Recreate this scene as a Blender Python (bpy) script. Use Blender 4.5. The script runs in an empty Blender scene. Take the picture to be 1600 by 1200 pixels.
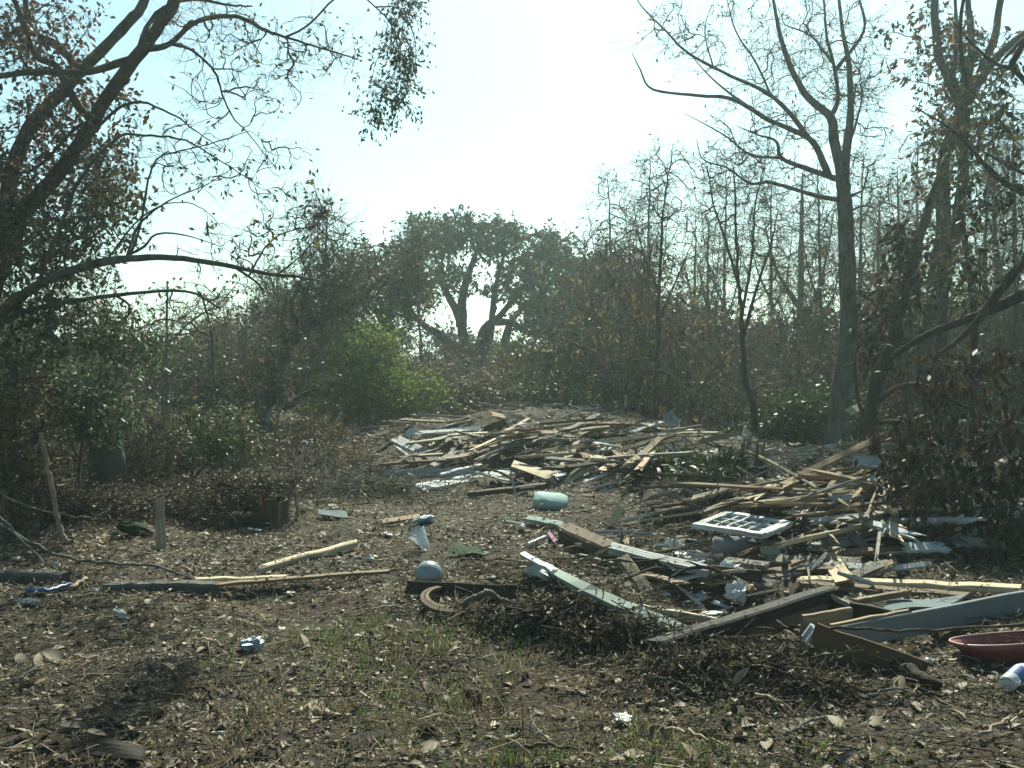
import bpy, math, random
import numpy as np
from mathutils import Vector, Matrix

random.seed(7)
RNG = np.random.default_rng(11)
SC = bpy.context.scene
COL = SC.collection

# ------------------------------------------------------------------ camera, sky, sun, exposure
CAMH = 1.7
FPX = 1604.0
PITCH = math.atan(40 / FPX)
cam_d = bpy.data.cameras.new('camera')
cam_d.sensor_width = 36.0
cam_d.lens = 36.0 * FPX / 1600
cam_d.clip_start = 0.05
cam_d.clip_end = 3000
cam = bpy.data.objects.new('camera', cam_d)
COL.objects.link(cam)
cam.location = (0, 0, CAMH)
cam.rotation_euler = (math.pi / 2 - PITCH, 0, 0)
SC.camera = cam

SUN_EL = math.radians(43)
SUN_AZ = math.radians(9)            # to the right of straight ahead
wd = bpy.data.worlds.new('World')
SC.world = wd
wd.use_nodes = True
nt = wd.node_tree
nt.nodes.clear()
sky = nt.nodes.new('ShaderNodeTexSky')
sky.sky_type = 'NISHITA'
sky.sun_disc = False
sky.sun_elevation = SUN_EL
sky.sun_rotation = SUN_AZ
sky.air_density = 1.0
sky.dust_density = 1.2
sky.ozone_density = 1.0
bg = nt.nodes.new('ShaderNodeBackground')
bg.inputs['Strength'].default_value = 0.060
wo = nt.nodes.new('ShaderNodeOutputWorld')
tint = nt.nodes.new('ShaderNodeMix'); tint.data_type = 'RGBA'; tint.blend_type = 'MULTIPLY'
tint.inputs[0].default_value = 1.0; tint.inputs[7].default_value = (0.74, 1.0, 0.93, 1)      # the car window's green glass
nt.links.new(sky.outputs[0], tint.inputs[6]); nt.links.new(tint.outputs[2], bg.inputs[0])
nt.links.new(bg.outputs[0], wo.inputs[0])

sd = bpy.data.lights.new('sun', 'SUN')
sd.energy = 5.0
sd.angle = math.radians(0.6)
sd.color = (0.97, 1.0, 0.83)
sun = bpy.data.objects.new('sun', sd)
COL.objects.link(sun)
sdir = Vector((math.sin(SUN_AZ) * math.cos(SUN_EL), math.cos(SUN_AZ) * math.cos(SUN_EL), math.sin(SUN_EL)))
sun.rotation_euler = (-sdir).to_track_quat('-Z', 'Y').to_euler()
sun.location = sdir * 60

SC.view_settings.view_transform = 'Standard'
SC.view_settings.look = 'None'
SC.view_settings.exposure = 1.25
SC.view_settings.gamma = 1.0
SC.view_settings.use_curve_mapping = False
SC.render.engine = 'CYCLES'
SC.cycles.max_bounces = 6
SC.cycles.diffuse_bounces = 3
SC.cycles.transmission_bounces = 4
SC.cycles.transparent_max_bounces = 8
SC.cycles.volume_bounces = 0

# ------------------------------------------------------------------ small helpers
def tag(o, label=None, cat=None, group=None, kind=None):
    if label: o['label'] = label
    if cat: o['category'] = cat
    if group: o['group'] = group
    if kind: o['kind'] = kind
    return o

def empty(name, loc, label=None, cat=None, group=None):
    o = bpy.data.objects.new(name, None)
    COL.objects.link(o)
    o.location = loc
    o.empty_display_size = 0.1
    return tag(o, label, cat, group)

def mesh_np(name, V, F, smooth=False):
    """V (n,3) ; F (m,k) faces of one size or a list of such arrays."""
    if not isinstance(F, list): F = [F]
    F = [np.asarray(f, dtype=np.int32) for f in F if len(f)]
    me = bpy.data.meshes.new(name)
    V = np.ascontiguousarray(V, dtype=np.float32)
    me.vertices.add(len(V))
    me.vertices.foreach_set('co', V.ravel())
    nl = sum(f.size for f in F); nf = sum(len(f) for f in F)
    me.loops.add(nl); me.polygons.add(nf)
    me.loops.foreach_set('vertex_index', np.concatenate([f.ravel() for f in F]))
    st = []; base = 0
    for f in F:
        st.append(base + np.arange(len(f), dtype=np.int32) * f.shape[1]); base += f.size
    me.polygons.foreach_set('loop_start', np.concatenate(st).astype(np.int32))
    me.update(calc_edges=True)
    me.validate()
    me.polygons.foreach_set('use_smooth', np.full(len(me.polygons), bool(smooth)))
    me.update()
    return me

def link(name, me, mat=None, parent=None, loc=None):
    o = bpy.data.objects.new(name, me)
    COL.objects.link(o)
    if mat is not None and not me.materials: me.materials.append(mat)
    if loc is not None: o.location = loc
    if parent is not None: o.parent = parent
    return o

def vnoise(x, y, s, seed):
    x = np.asarray(x, float) / s + seed * 17.31; y = np.asarray(y, float) / s - seed * 9.77
    xi = np.floor(x); yi = np.floor(y); fx = x - xi; fy = y - yi
    fx = fx * fx * (3 - 2 * fx); fy = fy * fy * (3 - 2 * fy)
    def h(a, b):
        v = np.sin(a * 127.1 + b * 311.7 + seed * 74.7) * 43758.5453
        return v - np.floor(v)
    return (h(xi, yi) * (1 - fx) + h(xi + 1, yi) * fx) * (1 - fy) + (h(xi, yi + 1) * (1 - fx) + h(xi + 1, yi + 1) * fx) * fy - 0.5

# pixel rays of the 1600x1200 photograph, used only to find where things stand on the ground
def ray(px, py):
    u = (px - 800) / FPX; v = -(py - 600) / FPX
    cp, sp = math.cos(PITCH), math.sin(PITCH)
    return np.array([u, cp + v * sp, -sp + v * cp])

def P(px, py, Y):
    d = ray(px, py)
    return np.array([0, 0, CAMH]) + d * (Y / d[1])

def plane(px, py):
    d = ray(px, py); t = -CAMH / d[2]
    return d[0] * t, d[1] * t

# mounds: pixel of centre, half widths in metres, height
MOUNDS = [(690, 712, 2.0, 2.0, 0.40), (800, 718, 2.0, 1.8, 0.30), (930, 722, 2.2, 2.0, 0.42), (1100, 735, 2.4, 2.6, 0.25),
          (1270, 800, 2.4, 1.8, 0.30), (1440, 790, 2.0, 2.4, 0.35),
          (900, 955, 0.85, 0.42, 0.20), (1010, 985, 0.5, 0.3, 0.12), (800, 935, 0.6, 0.4, 0.12),
          (1150, 1062, 0.5, 0.25, 0.13), (1110, 1030, 0.5, 0.3, 0.08),
          (60, 800, 1.0, 0.8, 0.15), (320, 800, 0.9, 1.0, 0.10), (250, 690, 3.0, 3.0, 0.4),
          (1330, 995, 0.7, 0.3, -0.08), (1140, 925, 0.75, 0.5, -0.22), (420, 690, 2.0, 3.0, 0.35)]
_M = [(*plane(a, b), rx, ry, h) for a, b, rx, ry, h in MOUNDS]

def H(x, y):
    x = np.asarray(x, float); y = np.asarray(y, float)
    z = 0.16 * vnoise(x, y, 3.1, 1) + 0.09 * vnoise(x, y, 1.1, 2) + 0.05 * vnoise(x, y, 0.42, 3)
    r = np.sqrt(x * x + y * y)
    z = z + 0.028 * vnoise(x, y, 0.17, 4) * np.clip(14 - r, 0, 1)
    for mx, my, rx, ry, h in _M:
        z = z + h * np.exp(-((x - mx) / rx) ** 2 - ((y - my) / ry) ** 2)
    return z

_T = np.geomspace(2.6, 90, 1500)
def G(px, py, dz=0.0):
    d = ray(px, py)
    p = np.array([0, 0, CAMH])[None] + d[None] * _T[:, None]
    f = p[:, 2] - H(p[:, 0], p[:, 1]) - dz
    i = np.argmax(f < 0)
    if f[i] >= 0: i = len(_T) - 1
    if i == 0: return p[0]
    k = f[i - 1] / (f[i - 1] - f[i] + 1e-9)
    return p[i - 1] * (1 - k) + p[i] * k

def PT(a, dz=0.0):
    """(px,py) -> on the ground (+dz); (px,py,Y) -> at that distance."""
    return G(a[0], a[1], dz) if len(a) == 2 else P(*a)

# ------------------------------------------------------------------ materials
def newmat(name):
    m = bpy.data.materials.new(name); m.use_nodes = True
    t = m.node_tree; t.nodes.clear()
    out = t.nodes.new('ShaderNodeOutputMaterial')
    return m, t, out

def ramp(t, fac, stops, interp='LINEAR'):
    r = t.nodes.new('ShaderNodeValToRGB')
    el = r.color_ramp.elements
    while len(el) < len(stops): el.new(0.5)
    for e, (p, c) in zip(el, stops):
        e.position = p; e.color = (*c, 1)
    r.color_ramp.interpolation = interp
    t.links.new(fac, r.inputs[0])
    return r.outputs[0]

def noise(t, scale, detail=4, vec=None, rough=0.6):
    n = t.nodes.new('ShaderNodeTexNoise')
    n.inputs['Scale'].default_value = scale; n.inputs['Detail'].default_value = detail
    n.inputs['Roughness'].default_value = rough
    if vec is not None: t.links.new(vec, n.inputs['Vector'])
    return n.outputs['Fac']

def objvec(t, sc=(1, 1, 1)):
    tc = t.nodes.new('ShaderNodeTexCoord'); mp = t.nodes.new('ShaderNodeMapping')
    mp.inputs['Scale'].default_value = sc
    oi = t.nodes.new('ShaderNodeObjectInfo')
    ml = t.nodes.new('ShaderNodeMath'); ml.operation = 'MULTIPLY'; ml.inputs[1].default_value = 40
    t.links.new(oi.outputs['Random'], ml.inputs[0])
    t.links.new(tc.outputs['Object'], mp.inputs['Vector'])
    t.links.new(ml.outputs[0], mp.inputs['Location'])
    return mp.outputs[0], oi.outputs['Random']

def mixc(t, fac, a, b, mode='MIX'):
    m = t.nodes.new('ShaderNodeMix'); m.data_type = 'RGBA'; m.blend_type = mode
    if isinstance(fac, (int, float)): m.inputs[0].default_value = fac
    else: t.links.new(fac, m.inputs[0])
    for k, v in ((6, a), (7, b)):
        if isinstance(v, tuple): m.inputs[k].default_value = (*v, 1)
        else: t.links.new(v, m.inputs[k])
    return m.outputs[2]

def bump(t, h, strength, dist=0.01):
    b = t.nodes.new('ShaderNodeBump'); b.inputs['Strength'].default_value = strength; b.inputs['Distance'].default_value = dist
    t.links.new(h, b.inputs['Height']); return b.outputs[0]

def princ(t, out, col, rough=0.8, spec=0.3, nrm=None, **kw):
    p = t.nodes.new('ShaderNodeBsdfPrincipled')
    if isinstance(col, tuple): p.inputs['Base Color'].default_value = (*col, 1)
    else: t.links.new(col, p.inputs['Base Color'])
    p.inputs['Roughness'].default_value = rough
    p.inputs['Specular IOR Level'].default_value = spec
    if nrm is not None: t.links.new(nrm, p.inputs['Normal'])
    for k, v in kw.items(): p.inputs[k.replace('_', ' ')].default_value = v
    t.links.new(p.outputs[0], out.inputs[0])
    return p

def m_wood(name, col, dark=0.45, var=0.5, rough=0.85, dirt=0.5, dirtcol=(0.05, 0.038, 0.026)):
    """bare timber: grain along local X, per-board tone, old dirt in patches"""
    m, t, out = newmat(name)
    v, rnd = objvec(t, (1.2, 26, 26))
    g = noise(t, 3.0, 5, v)
    c = ramp(t, g, [(0.3, tuple(x * dark for x in col)), (0.62, col), (0.9, tuple(min(1, x * 1.15) for x in col))])
    tone = ramp(t, rnd, [(0, (1 - var,) * 3), (1, (1 + var * 0.25,) * 3)])
    c = mixc(t, 1.0, c, tone, 'MULTIPLY')
    v2, _ = objvec(t, (1, 1, 1))
    d = noise(t, 5.5, 6, v2, 0.7)
    dm = ramp(t, d, [(0.5, (0, 0, 0)), (0.72, (dirt,) * 3)])
    c = mixc(t, dm, c, dirtcol)
    princ(t, out, c, rough, 0.25, bump(t, g, 0.5, 0.004))
    return m

def m_paint(name, col, under=(0.17, 0.14, 0.11), chip=0.62, dirt=0.4, rough=0.85):
    """painted timber: chipped along the grain and soiled"""
    m, t, out = newmat(name)
    v, rnd = objvec(t, (1.6, 14, 14))
    g = noise(t, 3.0, 6, v, 0.7)
    mask = ramp(t, g, [(chip - 0.01, (0, 0, 0)), (chip + 0.03, (1, 1, 1))])
    tone = ramp(t, rnd, [(0, (0.72,) * 3), (1, (1.0,) * 3)])
    c0 = mixc(t, 1.0, col, tone, 'MULTIPLY')
    v2, _ = objvec(t, (1, 1, 1))
    d = noise(t, 4.0, 6, v2, 0.7)
    dm = ramp(t, d, [(0.45, (0, 0, 0)), (0.8, (dirt,) * 3)])
    c0 = mixc(t, dm, c0, (0.09, 0.075, 0.055))
    c = mixc(t, mask, c0, under)
    princ(t, out, c, rough, 0.15, bump(t, g, 0.25, 0.003))
    return m

def m_bark(name, col, col2, moss=None, scale=9):
    m, t, out = newmat(name)
    tc = t.nodes.new('ShaderNodeTexCoord'); mp = t.nodes.new('ShaderNodeMapping'); mp.inputs['Scale'].default_value = (1, 1, 0.3)
    t.links.new(tc.outputs['Object'], mp.inputs[0])
    g = noise(t, scale, 7, mp.outputs[0], 0.72)
    c = ramp(t, g, [(0.32, col), (0.66, col2)])
    if moss:
        k = noise(t, 2.2, 5, tc.outputs['Object'], 0.7)
        c = mixc(t, ramp(t, k, [(0.5, (0, 0, 0)), (0.68, (0.8,) * 3)]), c, moss)
    princ(t, out, c, 0.95, 0.1, bump(t, g, 1.0, 0.05))
    return m

def m_leaf(name, stops, transl=0.3, rough=0.55, spec=0.35):
    m, t, out = newmat(name)
    ge = t.nodes.new('ShaderNodeNewGeometry')
    c = ramp(t, ge.outputs['Random Per Island'], stops)
    p = princ(t, out, c, rough, spec)
    tr = t.nodes.new('ShaderNodeBsdfTranslucent')
    hs = t.nodes.new('ShaderNodeHueSaturation'); hs.inputs['Value'].default_value = 1.25; hs.inputs['Saturation'].default_value = 1.1
    t.links.new(c, hs.inputs['Color']); t.links.new(hs.outputs[0], tr.inputs['Color'])
    mx = t.nodes.new('ShaderNodeMixShader'); mx.inputs[0].default_value = transl
    t.links.new(p.outputs[0], mx.inputs[1]); t.links.new(tr.outputs[0], mx.inputs[2])
    t.links.new(mx.outputs[0], out.inputs[0])
    return m

def m_plain(name, col, rough=0.5, spec=0.4, var=0.25, scale=6, dirt=(0.08, 0.065, 0.05), damt=0.4, bmp=0.0, **kw):
    m, t, out = newmat(name)
    v, rnd = objvec(t)
    n = noise(t, scale, 6, v, 0.65)
    c = ramp(t, n, [(0.3, tuple(x * (1 - var) for x in col)), (0.7, col)])
    d = noise(t, scale * 0.6, 6, v, 0.75)
    c = mixc(t, ramp(t, d, [(0.5, (0, 0, 0)), (0.75, (damt,) * 3)]), c, dirt)
    princ(t, out, c, rough, spec, bump(t, n, bmp, 0.01) if bmp else None, **kw)
    return m

W_PALE = m_wood('pale_pine', (0.62, 0.50, 0.33))
W_TAN = m_wood('tan_timber', (0.36, 0.25, 0.15))
W_GREY = m_wood('grey_timber', (0.28, 0.25, 0.205))
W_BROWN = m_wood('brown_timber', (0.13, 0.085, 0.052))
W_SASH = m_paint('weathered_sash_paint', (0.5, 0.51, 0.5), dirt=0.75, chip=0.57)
W_BLACK = m_wood('shaded_dark_timber', (0.02, 0.016, 0.013))  # dark timber, blackened further for the rising plank's shaded underside
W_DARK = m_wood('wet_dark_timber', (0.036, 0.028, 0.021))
W_WHITE = m_paint('white_paint', (0.58, 0.59, 0.57), dirt=0.55)
W_WHITE2 = m_paint('soiled_white_paint', (0.43, 0.44, 0.42), dirt=0.6, chip=0.58)
W_BLUE = m_paint('bluish_grey_paint', (0.34, 0.40, 0.43), dirt=0.5, chip=0.6)
W_MINT = m_paint('pale_green_paint', (0.23, 0.28, 0.245), dirt=0.5, chip=0.6)
W_SHADE = m_paint('shaded_white_paint', (0.2, 0.225, 0.23), dirt=0.5, chip=0.63)  # white fascia paint with its bluish shade put into the colour
W_MAROON = m_paint('maroon_paint', (0.17, 0.035, 0.035), dirt=0.3, chip=0.66)
W_GREEN = m_paint('dark_green_paint', (0.05, 0.09, 0.075), dirt=0.5, chip=0.66)
BK_BROWN = m_bark('brown_bark', (0.035, 0.026, 0.02), (0.12, 0.092, 0.07))
BK_GREY = m_bark('grey_bark', (0.03, 0.027, 0.023), (0.19, 0.175, 0.15), moss=(0.075, 0.085, 0.05))
BK_DARK = m_bark('dark_bark', (0.02, 0.018, 0.015), (0.075, 0.062, 0.05))
BK_PALE = m_bark('pale_peeled_wood', (0.24, 0.17, 0.12), (0.48, 0.37, 0.27))
BK_TWIG = m_bark('twig_bark', (0.05, 0.042, 0.033), (0.17, 0.145, 0.115), scale=20)

L_BROWN = m_leaf('dead_brown_leaves', [(0, (0.035, 0.02, 0.013)), (0.4, (0.09, 0.045, 0.022)), (0.75, (0.15, 0.078, 0.036)), (1, (0.24, 0.14, 0.07))], 0.3)
L_RUST = m_leaf('rusty_dead_leaves', [(0, (0.028, 0.019, 0.012)), (0.5, (0.072, 0.045, 0.027)), (1, (0.16, 0.105, 0.06))], 0.25)
L_UNDER = m_leaf('undergrowth_leaves', [(0, (0.02, 0.018, 0.01)), (0.5, (0.045, 0.036, 0.018)), (0.85, (0.075, 0.056, 0.028)), (1, (0.14, 0.1, 0.055))], 0.22, 0.7, 0.15)
L_MAG = m_leaf('dead_magnolia_leaves', [(0, (0.012, 0.008, 0.005)), (0.5, (0.03, 0.018, 0.010)), (0.85, (0.06, 0.034, 0.018)), (1, (0.13, 0.085, 0.045))], 0.18, 0.6, 0.2)
L_OAK = m_leaf('grey_green_oak_leaves', [(0, (0.024, 0.03, 0.016)), (0.5, (0.048, 0.06, 0.03)), (0.8, (0.07, 0.075, 0.04)), (1, (0.11, 0.095, 0.05))], 0.25, 0.7, 0.15)
L_TAN = m_leaf('tan_dead_leaves', [(0, (0.06, 0.045, 0.026)), (0.5, (0.12, 0.09, 0.05)), (1, (0.2, 0.155, 0.09))], 0.3, 0.7, 0.15)
L_GREEN = m_leaf('fresh_green_leaves', [(0, (0.052, 0.082, 0.018)), (0.6, (0.105, 0.148, 0.034)), (1, (0.19, 0.22, 0.065))], 0.55, 0.6, 0.15)
L_PRIV = m_leaf('glossy_privet_leaves', [(0, (0.035, 0.055, 0.028)), (0.6, (0.062, 0.092, 0.046)), (1, (0.13, 0.16, 0.09))], 0.3, 0.5, 0.3)
L_OLIVE = m_leaf('olive_leaves', [(0, (0.035, 0.035, 0.014)), (0.5, (0.075, 0.068, 0.027)), (0.85, (0.12, 0.1, 0.04)), (1, (0.16, 0.12, 0.055))], 0.35)
L_DRY = m_leaf('dry_olive_needles', [(0, (0.08, 0.065, 0.03)), (0.6, (0.15, 0.12, 0.055)), (1, (0.2, 0.16, 0.08))], 0.35)
L_IVY = m_leaf('dark_ivy_leaves', [(0, (0.018, 0.032, 0.012)), (0.6, (0.035, 0.06, 0.022)), (0.9, (0.06, 0.085, 0.03)), (1, (0.11, 0.09, 0.04))], 0.25, 0.5, 0.25)
L_FAR = m_leaf('far_wood_leaves', [(0, (0.022, 0.022, 0.014)), (0.5, (0.045, 0.04, 0.025)), (1, (0.075, 0.06, 0.037))], 0.2, 0.7, 0.2)
L_LITTER = m_leaf('leaf_litter', [(0, (0.032, 0.024, 0.015)), (0.35, (0.085, 0.064, 0.039)), (0.65, (0.165, 0.127, 0.079)), (0.88, (0.28, 0.225, 0.15)), (1, (0.44, 0.38, 0.28))], 0.15, 0.65, 0.25)
L_STRAW = m_leaf('dead_straw', [(0, (0.12, 0.09, 0.05)), (0.6, (0.26, 0.2, 0.12)), (1, (0.42, 0.36, 0.24))], 0.2, 0.7, 0.2)
L_GRASS = m_leaf('short_grass', [(0, (0.03, 0.06, 0.012)), (0.6, (0.07, 0.115, 0.03)), (1, (0.16, 0.19, 0.07))], 0.35, 0.5, 0.3)
L_BIGLEAF = m_leaf('large_fallen_leaf', [(0, (0.08, 0.058, 0.038)), (0.5, (0.17, 0.13, 0.088)), (1, (0.30, 0.245, 0.18))], 0.12, 0.7, 0.2)

PL_WHITE = m_plain('white_plastic', (0.56, 0.56, 0.53), 0.6, 0.25, damt=0.55)
PL_MINT = m_plain('mint_foam_cushion', (0.33, 0.46, 0.42), 0.8, 0.15, scale=4, damt=0.25)
PL_RED = m_plain('red_enamel', (0.22, 0.045, 0.035), 0.5, 0.45, damt=0.5)
PL_BLUE = m_plain('blue_plastic', (0.04, 0.11, 0.26), 0.4)
PL_LBLUE = m_plain('pale_blue_plastic', (0.27, 0.34, 0.38), 0.4)
PL_GREEN = m_plain('green_plastic', (0.05, 0.33, 0.14), 0.4)
PL_DGREEN = m_plain('dark_green_cloth', (0.022, 0.042, 0.02), 0.95, 0.1)
PL_GREY = m_plain('grey_cloth', (0.22, 0.2, 0.2), 0.95, 0.1, bmp=0.3)
PL_BLACK = m_plain('dark_grey_plastic', (0.05, 0.058, 0.056), 0.5, 0.3, damt=0.3)
PL_CARD = m_plain('beige_card', (0.32, 0.28, 0.22), 0.9, 0.1, damt=0.25)
PL_PINK = m_plain('purple_cloth', (0.3, 0.14, 0.22), 0.9, 0.1)
PL_ORANGE = m_plain('orange_paint', (0.42, 0.13, 0.06), 0.6)
PL_SLATE = m_plain('blue_grey_sheet', (0.13, 0.16, 0.165), 0.9, 0.1)
PL_PLY = m_plain('plywood', (0.15, 0.095, 0.055), 0.9, 0.1, scale=9, damt=0.5)
PL_PLYEDGE = m_plain('plywood_edge', (0.38, 0.28, 0.18), 0.9, 0.1)
PL_CONC = m_plain('grey_concrete', (0.10, 0.095, 0.08), 0.9, 0.15, scale=14, damt=0.6, bmp=0.4)
def m_clear(name, col, tr=0.5):
    m, t, out = newmat(name)
    p = princ(t, out, col, 0.25, 0.5)
    tb = t.nodes.new('ShaderNodeBsdfTransparent'); tb.inputs[0].default_value = (0.93, 0.95, 0.95, 1)
    mx = t.nodes.new('ShaderNodeMixShader'); mx.inputs[0].default_value = tr
    t.links.new(p.outputs[0], mx.inputs[1]); t.links.new(tb.outputs[0], mx.inputs[2]); t.links.new(mx.outputs[0], out.inputs[0])
    return m
PL_CLEAR = m_clear('clear_plastic', (0.62, 0.66, 0.66), 0.35)
GLASS = m_clear('window_glass', (0.3, 0.36, 0.38), 0.82)

# ------------------------------------------------------------------ the ground: one sheet to the horizon
def build_ground():
    az = np.concatenate([np.linspace(-180, -50, 40, endpoint=False), np.linspace(-50, 50, 520, endpoint=False), np.linspace(50, 180, 40, endpoint=False)])
    az = np.radians(az)
    rr = np.concatenate([[0.02, 0.8, 1.8], np.geomspace(2.5, 30, 330), np.geomspace(31, 900, 40)])
    A, R = np.meshgrid(az, rr, indexing='ij')
    x = np.sin(A) * R; y = np.cos(A) * R
    z = H(x, y)
    V = np.stack([x, y, z], -1).reshape(-1, 3)
    na, nr = len(az), len(rr)
    i = np.arange(na)[:, None]; j = np.arange(nr - 1)[None]
    i2 = (i + 1) % na
    F = np.stack([i * nr + j, i2 * nr + j, i2 * nr + j + 1, i * nr + j + 1], -1).reshape(-1, 4)[:, ::-1]
    me = mesh_np('ground', V, F, True)
    m, t, out = newmat('dark_soil')
    tc = t.nodes.new('ShaderNodeTexCoord')
    n1 = noise(t, 0.9, 5, tc.outputs['Object']); n2 = noise(t, 26, 8, tc.outputs['Object'], 0.75)
    c = ramp(t, n2, [(0.32, (0.018, 0.014, 0.010)), (0.5, (0.052, 0.040, 0.026)), (0.66, (0.11, 0.085, 0.055)), (0.8, (0.2, 0.16, 0.105))])
    c2 = ramp(t, n1, [(0.35, (0.75, 0.72, 0.68)), (0.7, (1.15, 1.1, 0.95))])
    c = mixc(t, 1.0, c, c2, 'MULTIPLY')
    princ(t, out, c, 0.95, 0.2, bump(t, n2, 1.0, 0.03))
    tag(link('ground', me, m), kind='structure')
build_ground()
# ------------------------------------------------------------------ tubes, leaves
def crom(pts, n):
    """Catmull-Rom resample of (k,d) points to about n per span"""
    p = np.asarray(pts, float)
    if len(p) < 3: 
        s = np.linspace(0, 1, n + 1)[:, None]
        return p[0] * (1 - s) + p[-1] * s
    q = np.concatenate([[2 * p[0] - p[1]], p, [2 * p[-1] - p[-2]]])
    out = []
    s = np.linspace(0, 1, n, endpoint=False)[:, None]
    for i in range(1, len(q) - 2):
        a, b, c, d = q[i - 1], q[i], q[i + 1], q[i + 2]
        out.append(0.5 * (2 * b + (c - a) * s + (2 * a - 5 * b + 4 * c - d) * s ** 2 + (3 * b - 3 * c + d - a) * s ** 3))
    out.append(p[-1][None])
    return np.concatenate(out)

class Tubes:
    def __init__(s): s.V = []; s.Q = []; s.T = []; s.n = 0
    def add(s, pts, rad, sides=6, lump=0.0, rng=RNG, cap=True):
        p = np.asarray(pts, float); r = np.asarray(rad, float); k = len(p)
        t = np.gradient(p, axis=0); t /= np.linalg.norm(t, axis=1, keepdims=True) + 1e-9
        ref = np.array([0.31, 0.2, 0.93]) if abs(t[0, 2]) < 0.8 else np.array([0.9, 0.1, 0.3])
        u = np.cross(t, ref); u /= np.linalg.norm(u, axis=1, keepdims=True) + 1e-9
        w = np.cross(t, u)
        a = np.linspace(0, 2 * np.pi, sides, endpoint=False)
        rr = r[:, None] * (1 + lump * (rng.random((k, sides)) - 0.5) + lump * 0.8 * np.sin(a * 3 + 1)[None] * 0.5)
        v = p[:, None] + rr[..., None] * (np.cos(a)[None, :, None] * u[:, None] + np.sin(a)[None, :, None] * w[:, None])
        i = np.arange(k - 1)[:, None] * sides; j = np.arange(sides)[None]; j2 = (j + 1) % sides
        q = np.stack([i + j, i + j2, i + sides + j2, i + sides + j], -1).reshape(-1, 4) + s.n
        s.V.append(v.reshape(-1, 3)); s.Q.append(q); n0 = s.n; s.n += k * sides
        if cap:
            for e, base in ((0, n0), (k - 1, n0 + (k - 1) * sides)):
                s.V.append(p[e][None]); jj = np.arange(sides)
                tri = np.stack([base + jj, base + (jj + 1) % sides, np.full(sides, s.n)], -1)
                s.T.append(tri if e else tri[:, ::-1]); s.n += 1
        return s
    def batch(s, Pn, Rn, sides=3):
        """Pn (n,k,3), Rn (n,k)"""
        n, k, _ = Pn.shape
        if n == 0: return s
        t = Pn[:, -1] - Pn[:, 0]; t /= np.linalg.norm(t, axis=1, keepdims=True) + 1e-9
        ref = np.where(np.abs(t[:, 2:3]) < 0.85, np.array([[0., 0, 1]]), np.array([[1., 0, 0]]))
        u = np.cross(t, ref); u /= np.linalg.norm(u, axis=1, keepdims=True) + 1e-9
        w = np.cross(t, u)
        a = np.linspace(0, 2 * np.pi, sides, endpoint=False)
        off = np.cos(a)[None, :, None] * u[:, None] + np.sin(a)[None, :, None] * w[:, None]
        v = Pn[:, :, None] + Rn[:, :, None, None] * off[:, None]
        b = np.arange(n)[:, None, None] * (k * sides); i = np.arange(k - 1)[None, :, None] * sides; j = np.arange(sides)[None, None]; j2 = (j + 1) % sides
        q = np.stack([b + i + j, b + i + j2, b + i + sides + j2, b + i + sides + j], -1).reshape(-1, 4) + s.n
        s.V.append(v.reshape(-1, 3)); s.Q.append(q); s.n += n * k * sides
        return s
    def build(s, name, mat, parent=None, smooth=True, origin=None):
        V = np.concatenate(s.V)
        if origin is not None: V = V - np.asarray(origin)
        F = [np.concatenate(s.Q)]
        if s.T: F.append(np.concatenate(s.T))
        return link(name, mesh_np(name, V, F, smooth), mat, parent, None if origin is None or parent is not None else origin)

def unit(a): return a / (np.linalg.norm(a, axis=-1, keepdims=True) + 1e-9)

def leaf_arrays(pos, axis, size, aspect, rng, flat=0.0, fold=0.25):
    """one diamond leaf per point: 4 verts, folded along the midrib (two triangles)"""
    n = len(pos); a = unit(axis)
    nr = rng.normal(size=(n, 3)); nr[:, 2] += flat
    b = unit(np.cross(a, nr)); nn = np.cross(a, b)
    L = size[:, None]; W = L * aspect * 0.5
    mid = pos + a * L * 0.45
    lift = nn * W * fold * rng.uniform(-1.2, 1.2, (n, 1))
    v = np.stack([pos, mid + b * W + lift, pos + a * L - lift * 0.6, mid - b * W + lift], 1)
    i = np.arange(n)[:, None] * 4
    tri = np.concatenate([i + np.array([[0, 1, 2]]), i + np.array([[0, 2, 3]])])
    return v.reshape(-1, 3), tri

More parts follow.
